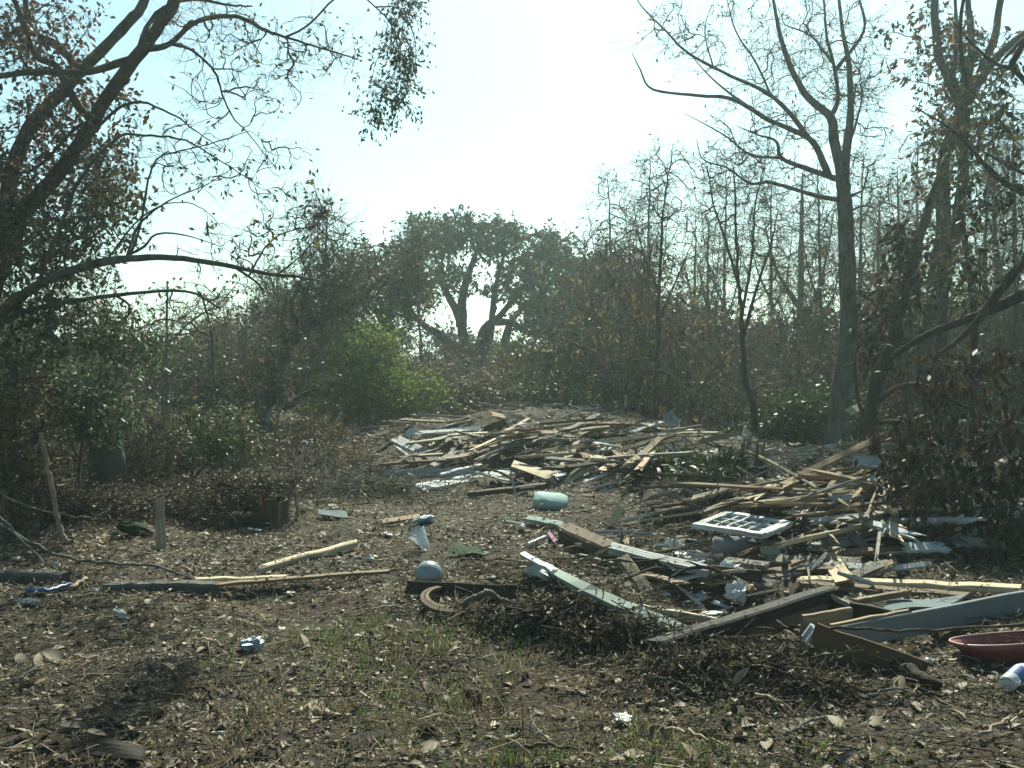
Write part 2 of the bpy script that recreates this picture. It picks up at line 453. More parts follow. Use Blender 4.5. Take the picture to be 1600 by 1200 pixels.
# ------------------------------------------------------------------ trees: hand-placed limbs + twigs grown towards a cloud of points
class Tree:
    def __init__(s, seed):
        s.rng = np.random.default_rng(seed); s.cap = 20000
        s.p = np.zeros((s.cap, 3)); s.t = np.zeros((s.cap, 3)); s.par = np.full(s.cap, -1); s.rad = np.zeros(s.cap); s.n = 0
        s.limbs = []; s.tips = []; s.chains = []; s.tw = None
    def limb(s, pts, r0, r1, wob=0.02, per=5):
        """pts: list of 3d points; the first is snapped onto the tree if one stands already"""
        p = np.array(pts, float)
        if s.n:
            d = np.linalg.norm(s.p[:s.n] - p[0], axis=1); q = int(np.argmin(d))
            if d[q] < 1.2: p[0] = s.p[q]
            par = q
        else: par = -1
        c = crom(p, per)
        L = np.linalg.norm(np.diff(c, axis=0), axis=1).sum()
        k = s.rng.normal(size=c.shape) * wob * L / len(c) * 2
        k[0] = 0; c = c + k
        f = np.linspace(0, 1, len(c)) ** 0.9
        r = r0 + (r1 - r0) * f
        s.limbs.append((c, r))
        t = unit(np.gradient(c, axis=0))
        a, b = s.n, s.n + len(c)
        s.p[a:b] = c; s.t[a:b] = t; s.rad[a:b] = r
        s.par[a] = par; s.par[a + 1:b] = np.arange(a, b - 1); s.n = b
        return s
    def fill(s, pts, bend=0.35, droop=0.0, wob=0.05, k=5):
        pts = np.asarray(pts, float)
        if len(pts) == 0: return s
        m = np.concatenate([np.min(np.linalg.norm(s.p[None, :s.n] - c[:, None], axis=2), axis=1) for c in np.array_split(pts, max(1, len(pts) // 50))])
        for x in pts[np.argsort(m)]:
            if s.n > s.cap - 10: break
            dv = x - s.p[:s.n]; d = np.linalg.norm(dv, axis=1) + 1e-6
            cs = (dv * s.t[:s.n]).sum(1) / d
            q = int(np.argmin(d * (1 + 0.5 * (1 - cs))))
            d0 = d[q]; p0 = s.p[q]
            ctrl = p0 + s.t[q] * d0 * bend + (x - p0) * 0.25 + s.rng.normal(size=3) * d0 * 0.1 + np.array([0, 0, droop * d0])
            f = np.linspace(0, 1, k)[:, None]
            c = (1 - f) ** 2 * p0 + 2 * f * (1 - f) * ctrl + f ** 2 * x
            c[1:-1] += s.rng.normal(size=(k - 2, 3)) * wob * d0 / k * 2
            a = s.n; b = a + k - 1
            s.p[a:b] = c[1:]; s.t[a:b] = unit(np.gradient(c, axis=0))[1:]
            s.par[a] = q; s.par[a + 1:b] = np.arange(a, b - 1); s.n = b
            s.chains.append((q, a, b)); s.tips.append(b - 1)
        return s
    def build(s, name, label, mats, cat='tree', group=None, rtip=0.004, pw=0.45, tw=(3, 0.25, 0.002), droop=0.0,
              leaf=None, sides=10, part0='trunk', wire=True):
        """leaf: dict(mat, n (per tip), size, aspect, spread, droop, frac, part)"""
        rng = s.rng; bark, twigm = mats
        root = empty(name, s.limbs[0][0][0], label, cat, group); o = np.array(s.limbs[0][0][0])
        for i, (c, r) in enumerate(s.limbs):
            sd = sides if r[0] > 0.06 else max(5, sides - 4)
            rr = r.copy()
            if i == 0: rr[0] *= 1.35; rr[1] *= 1.12
            Tubes().add(c, rr, sd, 0.22, rng).build(part0 if i == 0 else 'limb', bark, root, True, o)
        cnt = np.zeros(s.n)
        for t in s.tips: cnt[t] += 1
        for i in range(s.n - 1, -1, -1):
            if s.par[i] >= 0: cnt[s.par[i]] += cnt[i]
        if s.chains and wire:
            tb = Tubes()
            ch = np.array(s.chains); k = ch[0, 2] - ch[0, 1]
            idx = np.concatenate([ch[:, :1], ch[:, 1:2] + np.arange(k)[None]], 1)
            Pn = s.p[idx]; R = rtip * np.maximum(cnt[idx], 1) ** pw
            lim = np.where(s.rad[idx[:, 0]] > 0, s.rad[idx[:, 0]] * 0.7, 9)[:, None]
            R[:, 0] = R[:, 1] * 1.05
            R = np.minimum(R, np.maximum(lim, rtip)); R[:, -1] *= 0.8
            tb.batch(Pn, R, 4)
            if tw[0]:
                tips = np.repeat(np.array(s.tips), tw[0]); n = len(tips)
                back = rng.integers(0, 3, n); src = np.maximum(tips - back, 0)
                d = unit(unit(s.t[src]) * 0.7 + rng.normal(size=(n, 3)) * 0.6 + np.array([0, 0, -droop]))
                L = tw[1] * rng.uniform(0.4, 1.3, n)[:, None]
                m1 = s.p[src] + d * L * 0.5 + rng.normal(size=(n, 3)) * L * 0.06
                e = s.p[src] + d * L + rng.normal(size=(n, 3)) * L * 0.12 - np.array([0, 0, droop * 0.25]) * L
                Pn = np.stack([s.p[src], m1, e], 1); R = np.tile(np.array([1.0, 0.8, 0.5]) * tw[2], (n, 1))
                tb.batch(Pn, R, 3)
                s.tw = (tips, Pn)
            tag(tb.build('twigs', twigm, root, True, o), kind='stuff')
        for lf in ([leaf] if isinstance(leaf, dict) else (leaf or [])):
            tips = np.array(s.tips)
            tips = tips[rng.random(len(tips)) < lf.get('frac', 1.0)]
            if 'where' in lf: tips = tips[lf['where'](s.p[tips])]
            n = lf['n'] * len(tips)
            if n == 0: continue
            src = np.repeat(tips, lf['n'])
            pos = s.p[src] + rng.normal(size=(n, 3)) * lf['spread']
            back = rng.random(n)[:, None] * 0.5
            pos = pos * (1 - back) + (s.p[np.maximum(s.par[src], 0)] + rng.normal(size=(n, 3)) * lf['spread']) * back
            ax = rng.normal(size=(n, 3)) + s.t[src] * 0.6 + np.array([0, 0, -lf.get('droop', 0.4)])
            sz = lf['size'] * rng.uniform(0.55, 1.3, n)
            if getattr(s, 'tw', None) is not None:
                # leaves sit along the last twigs
                keepset = np.isin(s.tw[0], tips); TP = s.tw[1][keepset]
                if len(TP):
                    j = rng.integers(0, len(TP), n); u = rng.uniform(.15, 1.05, n)[:, None]
                    pos = TP[j, 0] * (1 - u) ** 2 + 2 * u * (1 - u) * TP[j, 1] + TP[j, 2] * u * u + rng.normal(size=(n, 3)) * min(.02, lf['spread'] * .2)
                    ax = unit(TP[j, 2] - TP[j, 0]) * .7 + rng.normal(size=(n, 3)) * .75 + np.array([0, 0, -lf.get('droop', 0.4)])
            V, F = leaf_arrays(pos, ax, sz, lf.get('aspect', 0.45), rng)
            s.leafpos = (pos, ax, sz)
            if lf.get('single'):
                k = min(lf['single'], n)
                base_me = big_leaf_mesh(lf.get('aspect', 0.45), lf['mat'])
                near = np.argsort(pos[:, 1])[:k]
                for ii in near:
                    q = Vector(unit(ax[ii])).to_track_quat('X', 'Z')
                    ob = link('leaf', base_me, None, root)
                    ob.matrix_local = Matrix.Translation(Vector(pos[ii] - o)) @ q.to_matrix().to_4x4() @ Matrix.Rotation(rng.uniform(0, 6.28), 4, 'X') @ Matrix.Scale(sz[ii], 4)
                keep = np.ones(n, bool); keep[near] = False
                V, F = leaf_arrays(pos[keep], ax[keep], sz[keep], lf.get('aspect', 0.45), rng)
            ob = link(lf.get('part', 'crown'), mesh_np('crown', V - o, F, False), lf['mat'], root)
            tag(ob, kind='stuff')
        return root

_BL = {}
def big_leaf_mesh(aspect, mat):
    """a curled leaf with a midrib, unit length along X"""
    key = (aspect, mat.name)
    if key in _BL: return _BL[key]
    xs = np.array([0, 0.12, 0.35, 0.6, 0.82, 1.0]); w = np.array([0.03, 0.62, 1.0, 0.9, 0.5, 0.02]) * aspect * 0.5
    V = []; 
    for x, ww in zip(xs, w):
        zc = -0.18 * (x - 0.4) ** 2
        V += [(x, -ww, zc + ww * 0.35), (x, 0, zc), (x, ww, zc + ww * 0.3)]
    F = []
    for i in range(5):
        for j in range(2):
            F.append((i * 3 + j, i * 3 + 3 + j, i * 3 + 4 + j, i * 3 + 1 + j))
    me = mesh_np('leaf', np.array(V), np.array(F), True); me.materials.append(mat)
    _BL[key] = me
    return me

def cloud(rng, *blobs):
    """blobs: (px, py, Y, rx, ry, rY, n) ellipsoids seen at pixel px,py at distance Y"""
    out = []
    for px, py, Y, rx, ry, rY, n in blobs:
        v = rng.normal(size=(n, 3)); v = unit(v) * (rng.random((n, 1)) ** (1 / 2.4))
        for a in v: out.append(P(px + a[0] * rx, py + a[1] * ry, Y + a[2] * rY))
    return np.array(out)

def PX(Y, *pts, dY=0.0):
    """polyline of pixels at distance Y (drifting by dY to the end)"""
    n = len(pts)
    return [P(a, b, Y + dY * i / max(1, n - 1)) for i, (a, b) in enumerate(pts)]
# ------------------------------------------------------------------ the trees and shrubs
def gbase(px, py, sink=0.12):
    g = G(px, py).copy(); g[2] -= sink; return g

def gfoot(px, Y, sink=0.12):
    """a foot on the ground at distance Y in the direction of column px"""
    x = (px - 800) / FPX * Y; return np.array([x, Y, float(H(x, Y)) - sink])

# 1. big leaning tree at the left edge, brown leaves still hanging
def t_left_big():
    T = Tree(101); Y = 11.5
    f = gfoot(-75, Y + 0.3)
    T.limb([f] + PX(Y, (-55, 620), (-30, 500), (5, 400), (30, 340)), 0.17, 0.10)
    T.limb(PX(Y, (30, 340), (105, 254), (170, 150), (235, 60), (275, 0), (320, -110), dY=-1.2), 0.085, 0.05)
    T.limb(PX(Y, (5, 400), (12, 300), (45, 205), (110, 130), (190, 48), (230, -5), (270, -110), dY=0.8), 0.095, 0.045)
    T.limb(PX(Y - .6, (215, 92), (140, 112), (60, 113), (-30, 122)), 0.045, 0.03)
    T.limb(PX(Y + .2, (130, 112), (88, 70), (45, 40), (40, -60)), 0.05, 0.03)
    T.limb(PX(Y - .7, (130, 205), (118, 160), (88, 105), (55, 85), (30, 20), (10, -30)), 0.05, 0.025)
    T.limb(PX(Y - .6, (228, 85), (265, 68), (310, 32), (370, 26), (410, 45), (445, 57), (500, 75), (560, 92), dY=-.8), 0.036, 0.006)
    T.limb(PX(Y - 1.2, (445, 57), (480, 40), (520, 0), (545, -20), (580, 5), (612, 40), (622, 90), (604, 140), (580, 188), dY=-.2), 0.012, 0.004)
    T.limb(PX(Y - .8, (262, 70), (300, 78), (335, 112), (348, 150), (365, 185), (385, 205), (430, 262), dY=-.5), 0.018, 0.004)
    T.limb(PX(Y - .4, (185, 130), (130, 210), (125, 195), (60, 260), (0, 278)), 0.03, 0.012)
    T.limb(PX(Y - .2, (110, 240), (190, 165), (255, 172), (300, 200), (345, 232), dY=-.5), 0.02, 0.005)
    T.limb(PX(Y - .2, (232, 75), (245, 20), (300, 0), (360, 8), (395, 10), dY=-.5), 0.03, 0.008)
    r = T.rng
    T.fill(cloud(r, (95, 200, Y, 120, 110, .9, 240), (60, 60, Y, 100, 70, .9, 170), (30, 330, Y, 90, 110, .8, 300), (100, 400, Y - .3, 90, 90, .6, 90), (150, 290, Y - .2, 75, 70, .6, 150),
                 (330, 40, Y - 1, 110, 45, .5, 90), (370, 120, Y - 1, 120, 90, .5, 110), (480, 80, Y - 1.3, 90, 60, .4, 70)))
    T.limb(PX(Y - 1.45, (580, 5), (625, 15), (648, 60), (650, 110)), .008, .003)
    T.limb(PX(Y - 1.45, (612, 40), (590, 90), (575, 150)), .006, .003)
    hang = cloud(r, (628, 25, Y - 1.5, 24, 42, .25, 30), (634, 92, Y - 1.5, 24, 38, .25, 40), (606, 142, Y - 1.5, 24, 22, .2, 24), (580, 178, Y - 1.5, 16, 16, .18, 14), (622, 168, Y - 1.5, 22, 14, .15, 8), (524, 90, Y - 1.4, 16, 14, .12, 6))
    T.fill(hang)
    hx = P(548, 0, Y - 1.5)[0]
    T.build('leaning_tree', 'tall leaning tree at the left edge with two thick dark limbs and brown leaves', (BK_BROWN, BK_TWIG), rtip=0.0032, tw=(2, .3, .002),
            leaf=[dict(mat=L_RUST, n=8, size=.08, aspect=.5, spread=.1, frac=.9, where=lambda p: p[:, 0] < P(225, 0, Y)[0]),
                  dict(mat=L_OLIVE, n=2, size=.06, spread=.09, frac=.6, where=lambda p: (p[:, 0] >= P(225, 0, Y)[0]) & (p[:, 0] < hx)),
                  dict(mat=L_OAK, n=15, size=.05, spread=.075, droop=.9, where=lambda p: p[:, 0] >= hx)])
t_left_big()

# 2. the pale tree whose two long limbs arch to the right below it
def t_arching():
    T = Tree(102); Y = 10.2
    f = gfoot(-190, Y)
    T.limb([f] + PX(Y, (-150, 640), (-80, 560), (0, 490), (60, 445), (130, 418), (190, 405), (260, 402), (330, 410), (420, 428), (470, 433), (530, 447), dY=-.8), 0.075, 0.007, wob=.006)
    T.limb(PX(Y, (-80, 560), (0, 506), (60, 480), (180, 461), (290, 455), (345, 483), dY=-.4), 0.04, 0.008, wob=.006)
    T.limb(PX(Y - .3, (330, 458), (310, 456), (318, 470), (330, 520), (335, 600), (338, 610)), 0.012, 0.006)
    T.limb(PX(Y - .5, (375, 420), (400, 440), (413, 456)), 0.014, 0.009)
    T.limb(PX(Y - .3, (205, 402), (225, 385), (240, 368), (265, 364), (300, 370), (345, 385), dY=-.2), 0.016, 0.004)
    T.limb(PX(Y - .3, (205, 400), (222, 340), (232, 280), (250, 245), (310, 230), (390, 205), dY=-.3), 0.016, 0.004)
    T.limb(PX(Y - .3, (200, 400), (218, 350), (262, 315), (320, 290), (360, 265), dY=-.3), 0.014, 0.003)
    T.limb(PX(Y - .3, (170, 405), (210, 350), (260, 318), (310, 322), (348, 355), dY=-.3), 0.011, 0.003)
    T.limb(PX(Y - .3, (60, 445), (120, 290), (180, 218), (225, 212), (290, 220), (350, 255), (410, 295), dY=-.5), 0.022, 0.003)
    T.limb(PX(Y - .5, (390, 422), (420, 380), (455, 360), (520, 350)), 0.011, 0.004)
    T.limb(PX(Y - .5, (440, 430), (470, 400), (500, 365), (545, 330)), 0.010, 0.003)
    r = T.rng
    T.fill(cloud(r, (60, 420, Y, 110, 80, .6, 150), (165, 335, Y, 80, 70, .5, 120), (110, 510, Y, 140, 55, .6, 190), (300, 250, Y - .4, 130, 70, .4, 110), (390, 400, Y - .4, 120, 70, .4, 110),
                 (470, 350, Y - .6, 70, 55, .3, 80), (440, 270, Y - .6, 80, 60, .3, 40), (300, 480, Y - .2, 80, 50, .3, 50), (500, 330, Y - .6, 28, 22, .2, 26)))
    lx = P(225, 0, Y)[0]
    T.build('arching_tree', 'grey barked tree with two long limbs arching low over the left clearing', (BK_GREY, BK_TWIG), rtip=0.0028, tw=(2, .25, .0018),
            leaf=[dict(mat=L_OAK, n=10, size=.065, spread=.1, frac=.95, where=lambda p: p[:, 0] < lx),
                  dict(mat=L_OLIVE, n=3, size=.06, spread=.07, frac=.5, where=lambda p: p[:, 0] >= lx)])
t_arching()

def t_simple(seed, foot, limbs, blobs, leaf, name, label, mats, cat='tree', **kw):
    """foot: 3d point; limbs: list of (Y, dY, r0, r1, pixel points) - the first starts at the foot"""
    T = Tree(seed)
    for i, (Y, dY, r0, r1, pts) in enumerate(limbs):
        p3 = PX(Y, *pts, dY=dY)
        T.limb(([foot] if i == 0 else []) + p3, r0, r1, wob=kw.get('wob', .015))
    if blobs: T.fill(cloud(T.rng, *blobs), droop=kw.get('fdroop', 0.0))
    a = {k: v for k, v in kw.items() if k in ('rtip', 'pw', 'tw', 'droop', 'sides', 'group', 'wire')}
    return T.build(name, label, mats, cat, leaf=leaf, **a)

# 3. glossy privet, drab shrubs and brush on the left
t_simple(103, gfoot(120, 10.8), [(10.8, -.3, .022, .008, [(125, 720), (140, 640), (160, 570)]), (10.8, -.4, .016, .006, [(125, 720), (90, 650), (60, 590)]), (10.7, -.4, .014, .005, [(135, 660), (175, 620), (200, 590)])],
         [(140, 640, 10.6, 75, 50, .6, 190), (60, 600, 10.6, 70, 60, .6, 130), (190, 560, 10.6, 60, 40, .5, 50), (230, 535, 10.4, 45, 18, .3, 30)],
         dict(mat=L_PRIV, n=11, size=.075, aspect=.38, spread=.08, droop=.15), 'privet_bush', 'glossy green bush in front of the dark drum at the left', (BK_GREY, BK_TWIG), 'bush', rtip=.0025)
t_simple(104, gfoot(20, 9.6), [(9.6, 0, .03, .01, [(15, 760), (20, 700), (30, 620)]), (9.6, .2, .02, .008, [(15, 760), (-20, 680), (-30, 600)]), (9.6, -.2, .018, .006, [(18, 740), (50, 700), (75, 640)])],
         [(10, 640, 9.7, 75, 90, .7, 190), (30, 730, 9.6, 65, 70, .5, 150), (-40, 520, 9.7, 60, 80, .6, 80)],
         [dict(mat=L_OLIVE, n=10, size=.06, spread=.08, frac=.6), dict(mat=L_BROWN, n=6, size=.06, spread=.08, part='dead_leaves')], 'olive_shrub', 'olive and brown shrub filling the left edge above the fallen pole', (BK_BROWN, BK_TWIG), 'bush', rtip=.003)
t_simple(105, gfoot(300, 13.6), [(13.6, 0, .025, .008, [(300, 760), (300, 700), (290, 640)]), (13.6, 0, .02, .006, [(300, 750), (340, 700), (360, 650)]), (13.7, .2, .02, .006, [(298, 755), (260, 720), (240, 670)])],
         [(320, 690, 13.6, 75, 55, .8, 240), (370, 690, 13.8, 45, 60, .7, 120), (250, 715, 13.4, 50, 40, .7, 90)],
         [dict(mat=L_IVY, n=8, size=.07, spread=.1, frac=.8), dict(mat=L_OLIVE, n=7, size=.06, spread=.1, part='dead_leaves')], 'shade_shrub', 'dark green shrub behind the broken cabinet', (BK_DARK, BK_TWIG), 'bush', rtip=.003)
t_simple(106, gfoot(230, 12.6), [(12.6, 0, .02, .007, [(232, 740), (240, 690), (235, 640)]), (12.6, 0, .016, .006, [(232, 745), (205, 700), (195, 660)])],
         [(225, 690, 12.6, 50, 50, .5, 170), (215, 745, 12.4, 55, 35, .5, 140), (130, 730, 12.0, 65, 40, .4, 120), (290, 780, 12.2, 45, 22, .3, 60), (60, 740, 11.6, 60, 40, .4, 80)],
         [dict(mat=L_UNDER, n=9, size=.055, spread=.1), ], 'dead_vine_tangle', 'tangle of brown dead vines right of the dark drum', (BK_BROWN, BK_TWIG), 'vine', rtip=.0025, fdroop=.2)
t_simple(107, gfoot(470, 15.5), [(15.5, 0, .02, .007, [(470, 740), (480, 690), (470, 640)]), (15.5, 0, .018, .006, [(470, 745), (520, 700), (545, 655)]), (15.6, 0, .018, .006, [(470, 745), (430, 710), (410, 670)])],
         [(440, 720, 15.4, 60, 35, .6, 100), (530, 710, 15.5, 60, 45, .6, 120), (480, 680, 15.6, 70, 40, .6, 90)],
         [dict(mat=L_OLIVE, n=5, size=.055, spread=.1, frac=.8), dict(mat=L_BROWN, n=4, size=.055, spread=.1, part='dead_leaves')], 'twiggy_brush', 'low twiggy brush below the bright green bush', (BK_GREY, BK_TWIG), 'bush', rtip=.003)

# slim bare saplings at the left
t_simple(108, gfoot(262, 16), [(16, 0, .04, .012, [(262, 640), (260, 560), (261, 475), (262, 440)]), (16, -.2, .02, .006, [(259, 545), (295, 505), (346, 471), (372, 440)]), (16, 0, .016, .005, [(256, 545), (235, 510), (215, 495)]), (16, 0, .016, .005, [(259, 530), (300, 520), (330, 510)])],
         [(290, 480, 16, 80, 50, .5, 60)], dict(mat=L_OLIVE, n=1, size=.07, spread=.08, frac=.5), 'bare_sapling', 'slim bare sapling with a forked top under the arching limbs', (BK_GREY, BK_TWIG), rtip=.004)

# 4. dark leaning tree left of the green bush
t_simple(109, gbase(405, 668), [(21, 0, .19, .09, [(398, 655), (425, 610), (440, 560), (455, 535), (475, 510), (520, 490)]), (21, .5, .09, .03, [(520, 490), (560, 470), (600, 430)]), (21, 0, .11, .03, [(402, 655), (440, 640), (480, 615), (520, 600), (560, 570)]),
         (21, 0, .05, .02, [(440, 565), (445, 530), (440, 500), (450, 460)]), (21, 0, .05, .02, [(470, 515), (455, 480), (470, 440)])],
         [(520, 450, 21, 60, 60, 1.2, 120), (470, 480, 21, 50, 45, 1, 90), (570, 420, 21.5, 55, 45, 1, 90), (560, 530, 21, 50, 45, .8, 50)],
         [dict(mat=L_UNDER, n=9, size=.09, spread=.16, frac=.7), dict(mat=L_OLIVE, n=4, size=.08, spread=.16, part='dead_leaves')], 'leaning_dark_tree', 'dark tree leaning right from beside the sawn log', (BK_DARK, BK_TWIG), rtip=.005, tw=(3, .35, .003))
# 5. mass of dead brown leaves left of the oak
t_simple(110, gfoot(625, 27), [(27, 0, .2, .1, [(625, 640), (615, 560), (600, 500)]), (27, 0, .1, .03, [(605, 515), (570, 460), (540, 420)]), (27, 0, .1, .03, [(600, 500), (620, 450), (650, 400)]), (27, 0, .08, .03, [(600, 500), (590, 440), (585, 390)])],
         [(580, 430, 27, 65, 55, 1.6, 200), (630, 460, 27, 45, 55, 1.4, 150), (545, 470, 27, 50, 45, 1.4, 110), (600, 520, 27, 45, 35, 1.2, 60), (650, 400, 27, 30, 40, 1, 60)],
         [dict(mat=L_UNDER, n=13, size=.13, spread=.25)], 'dead_leaf_tree', 'tree thick with dead brown leaves left of the live oak', (BK_DARK, BK_TWIG), rtip=.007, tw=(2, .4, .004))
# 6. live oak in the middle distance
t_simple(111, gfoot(738, 38), [(38, 0, .42, .3, [(738, 600), (737, 572)]), (38, -.6, .24, .07, [(735, 576), (718, 549), (688, 524), (656, 503), (630, 470)]), (38, .6, .25, .07, [(737, 574), (727, 540), (716, 492), (694, 450), (690, 410)]),
         (38, .6, .22, .07, [(722, 515), (722, 470), (735, 420), (750, 380)]), (38, -.6, .22, .07, [(740, 574), (750, 540), (756, 514), (776, 498), (800, 470), (830, 430)]), (38, .8, .21, .06, [(744, 574), (756, 552), (766, 520), (770, 480), (776, 440), (790, 390)]), (38, 0, .16, .06, [(775, 500), (800, 505), (830, 520), (860, 500)])],
         [(672, 375, 38, 48, 36, 2.2, 130), (640, 395, 38, 30, 28, 2, 50), (705, 358, 38, 26, 18, 1.5, 40), (765, 378, 38, 50, 30, 2.2, 110), (745, 356, 38, 20, 12, 1.5, 20), (800, 362, 38, 22, 14, 1.5, 26), (835, 400, 38, 44, 36, 2.2, 110), (690, 435, 38, 60, 28, 2.5, 95), (805, 445, 38, 56, 30, 2.5, 105), (640, 465, 38, 32, 50, 2, 60), (850, 480, 38, 40, 40, 2, 70), (655, 350, 38, 18, 12, 1, 16), (720, 345, 38, 12, 10, 1, 12), (776, 352, 38, 16, 10, 1, 14), (860, 375, 38, 20, 16, 1, 22)],
         [dict(mat=L_OAK, n=15, size=.17, spread=.3, aspect=.55)], 'live_oak', 'wide spreading live oak with dark forking limbs behind the lumber piles', (BK_DARK, BK_TWIG), rtip=.012, tw=(2, .5, .006))
t_simple(112, gfoot(800, 41), [(41, 0, .3, .22, [(800, 620), (790, 575), (786, 545)]), (41, 0, .2, .06, [(786, 545), (800, 500), (840, 460)])],
         [(850, 500, 41, 60, 40, 2, 160), (810, 560, 40, 50, 30, 2, 90)], dict(mat=L_OLIVE, n=12, size=.18, spread=.35), 'ivy_stump_tree', 'dark stout trunk standing just right of the live oak', (BK_DARK, BK_TWIG), rtip=.012, tw=(2, .5, .006))
# 7. greener trees right of the oak
t_simple(113, gfoot(900, 43), [(43, 0, .3, .15, [(900, 600), (895, 520), (890, 470)]), (43, 0, .15, .05, [(890, 480), (870, 430), (865, 390)]), (43, 0, .15, .05, [(893, 490), (920, 440), (930, 400)])],
         [(872, 405, 43, 34, 36, 2, 120), (920, 440, 43, 48, 50, 2.4, 190), (890, 500, 43, 60, 40, 2.4, 140), (860, 460, 43, 40, 40, 2, 70)],
         dict(mat=L_OAK, n=15, size=.18, spread=.35, aspect=.55), 'green_oak', 'rounded grey green oak between the live oak and the bare saplings', (BK_DARK, BK_TWIG), rtip=.011, tw=(2, .5, .006))
t_simple(114, gfoot(985, 36), [(36, 0, .2, .1, [(985, 610), (980, 530), (985, 460)]), (36, 0, .1, .03, [(985, 470), (960, 410), (950, 380)]), (36, 0, .1, .03, [(983, 480), (1010, 420), (1020, 380)])],
         [(970, 430, 36, 50, 45, 2, 150), (1000, 490, 36, 55, 50, 2, 160), (950, 520, 36, 50, 40, 2, 100)],
         [dict(mat=L_OAK, n=9, size=.15, spread=.3), dict(mat=L_BROWN, n=4, size=.14, spread=.3, part='dead_leaves')], 'mottled_tree', 'mottled brown and green tree behind the straight sapling', (BK_DARK, BK_TWIG), rtip=.009, tw=(2, .5, .005))
# 8. bright green bush
t_simple(115, gbase(592, 705), [(19.5, 0, .05, .012, [(592, 680), (590, 630), (595, 570)]), (19.5, 0, .04, .01, [(592, 690), (550, 640), (515, 590)]), (19.5, 0, .04, .01, [(592, 690), (630, 640), (650, 600)]), (19.5, -.4, .03, .01, [(592, 690), (570, 640), (555, 590)])],
         [(590, 605, 19.5, 60, 45, 1.1, 260), (530, 600, 19.5, 45, 50, 1, 150), (645, 630, 19.3, 45, 40, .9, 160), (575, 555, 19.6, 55, 35, .8, 130), (580, 655, 19.3, 75, 30, .9, 150), (500, 640, 19.4, 32, 36, .6, 60), (600, 530, 19.6, 34, 20, .5, 40), (545, 548, 19.6, 24, 20, .5, 16), (675, 610, 19.3, 24, 24, .5, 30)],
         dict(mat=L_GREEN, n=11, size=.09, aspect=.36, spread=.1, droop=.1), 'green_bush', 'bright fresh green bush standing left of the lumber pile', (BK_GREY, BK_TWIG), 'bush', rtip=.003, tw=(4, .32, .003))
t_simple(116, gfoot(838, 20.5), [(20.5, 0, .03, .01, [(838, 680), (835, 630), (830, 590)]), (20.5, 0, .025, .008, [(838, 685), (860, 640), (880, 600)])],
         [(835, 630, 20.5, 42, 45, .8, 150), (880, 625, 20.8, 40, 35, .8, 90), (850, 690, 19.5, 35, 25, .4, 60)],
         [dict(mat=L_IVY, n=8, size=.085, spread=.12, frac=.8), dict(mat=L_OLIVE, n=5, size=.08, spread=.12, part='dead_leaves')], 'pile_shrub', 'drab green shrub growing behind the middle of the lumber', (BK_DARK, BK_TWIG), 'bush', rtip=.004)
# 9. straight sapling in the lumber
t_simple(117, gbase(1023, 728), [(17.2, 0, .055, .009, [(1023, 690), (1025, 580), (1029, 480), (1033, 380), (1040, 300), (1050, 240)]), (17.2, -.4, .03, .006, [(1024, 568), (985, 565), (945, 580), (930, 600)]), (17.2, -.5, .035, .008, [(1024, 575), (1045, 585), (1070, 605), (1088, 625)]),
         (17.2, 0, .03, .006, [(1025, 560), (1000, 515), (975, 480), (950, 430), (935, 390)]), (17.2, 0, .024, .005, [(1028, 500), (1060, 430), (1085, 370)]), (17.2, .3, .024, .005, [(1030, 460), (1000, 380), (990, 310)])],
         [(1000, 420, 17.2, 85, 100, .6, 170), (1035, 310, 17.2, 70, 90, .5, 130), (960, 560, 17, 60, 40, .4, 50)],
         dict(mat=L_BROWN, n=2, size=.06, spread=.1, frac=.7), 'straight_sapling', 'straight thin sapling rising out of the spiky plant by white beams', (BK_GREY, BK_TWIG), rtip=.0045, tw=(4, .35, .0032))
# 10. curved tree behind the spiky plant
t_simple(118, gbase(1176, 722), [(18, 0, .085, .012, [(1178, 680), (1178, 641), (1165, 597), (1161, 545), (1158, 484), (1154, 431), (1149, 344), (1147, 260)]), (18, 0, .03, .008, [(1160, 490), (1175, 400), (1180, 320), (1195, 250)]), (18, 0, .03, .008, [(1156, 450), (1135, 380), (1115, 320), (1105, 260)]), (18, .2, .035, .008, [(1162, 530), (1185, 440), (1205, 380), (1215, 330)]), (18, 0, .02, .005, [(1180, 612), (1200, 600), (1225, 620)])],
         [(1155, 320, 18, 75, 110, .6, 220), (1190, 420, 18, 60, 90, .5, 110)], dict(mat=L_BROWN, n=1, size=.06, spread=.08, frac=.4), 'curved_tree', 'slender curved tree between the spiky plant and the big bare tree', (BK_BROWN, BK_TWIG), rtip=.005, tw=(4, .4, .0035))
# 11. thin bare trees on the skyline
def thin(seed, px, Y, top, r, lab, spread=40, n=60, lean=0, lm=L_BROWN, frac=.3):
    f = gfoot(px, Y)
    mid = (px + lean * .5, (600 + top) / 2)
    t_simple(seed, f, [(Y, 0, r * .8, r * .1, [(px + lean * .1, 560), mid, (px + lean * .8, top + (600 - top) * .2), (px + lean, top)]),
                       (Y, .5, r * .4, r * .06, [(px + lean * .3, 500), (px + spread * .5, 440), (px + spread * .8, top + 60)]), (Y, -.5, r * .4, r * .06, [(px + lean * .4, 480), (px - spread * .5, 420), (px - spread * .8, top + 70)])],
             [(px + lean * .7, (top + 520) / 2, Y, spread, (540 - top) * .5, 1.2, int(n * 2.2))], dict(mat=lm, n=2, size=.1, spread=.12, frac=frac), 'bare_tree', lab, (BK_GREY, BK_TWIG), rtip=.0075, pw=.38, tw=(4, .6, .0055))
thin(120, 1083, 30, 335, .1, 'thin pale pole like bare tree, left one of the close pair', 26, 40, 4)
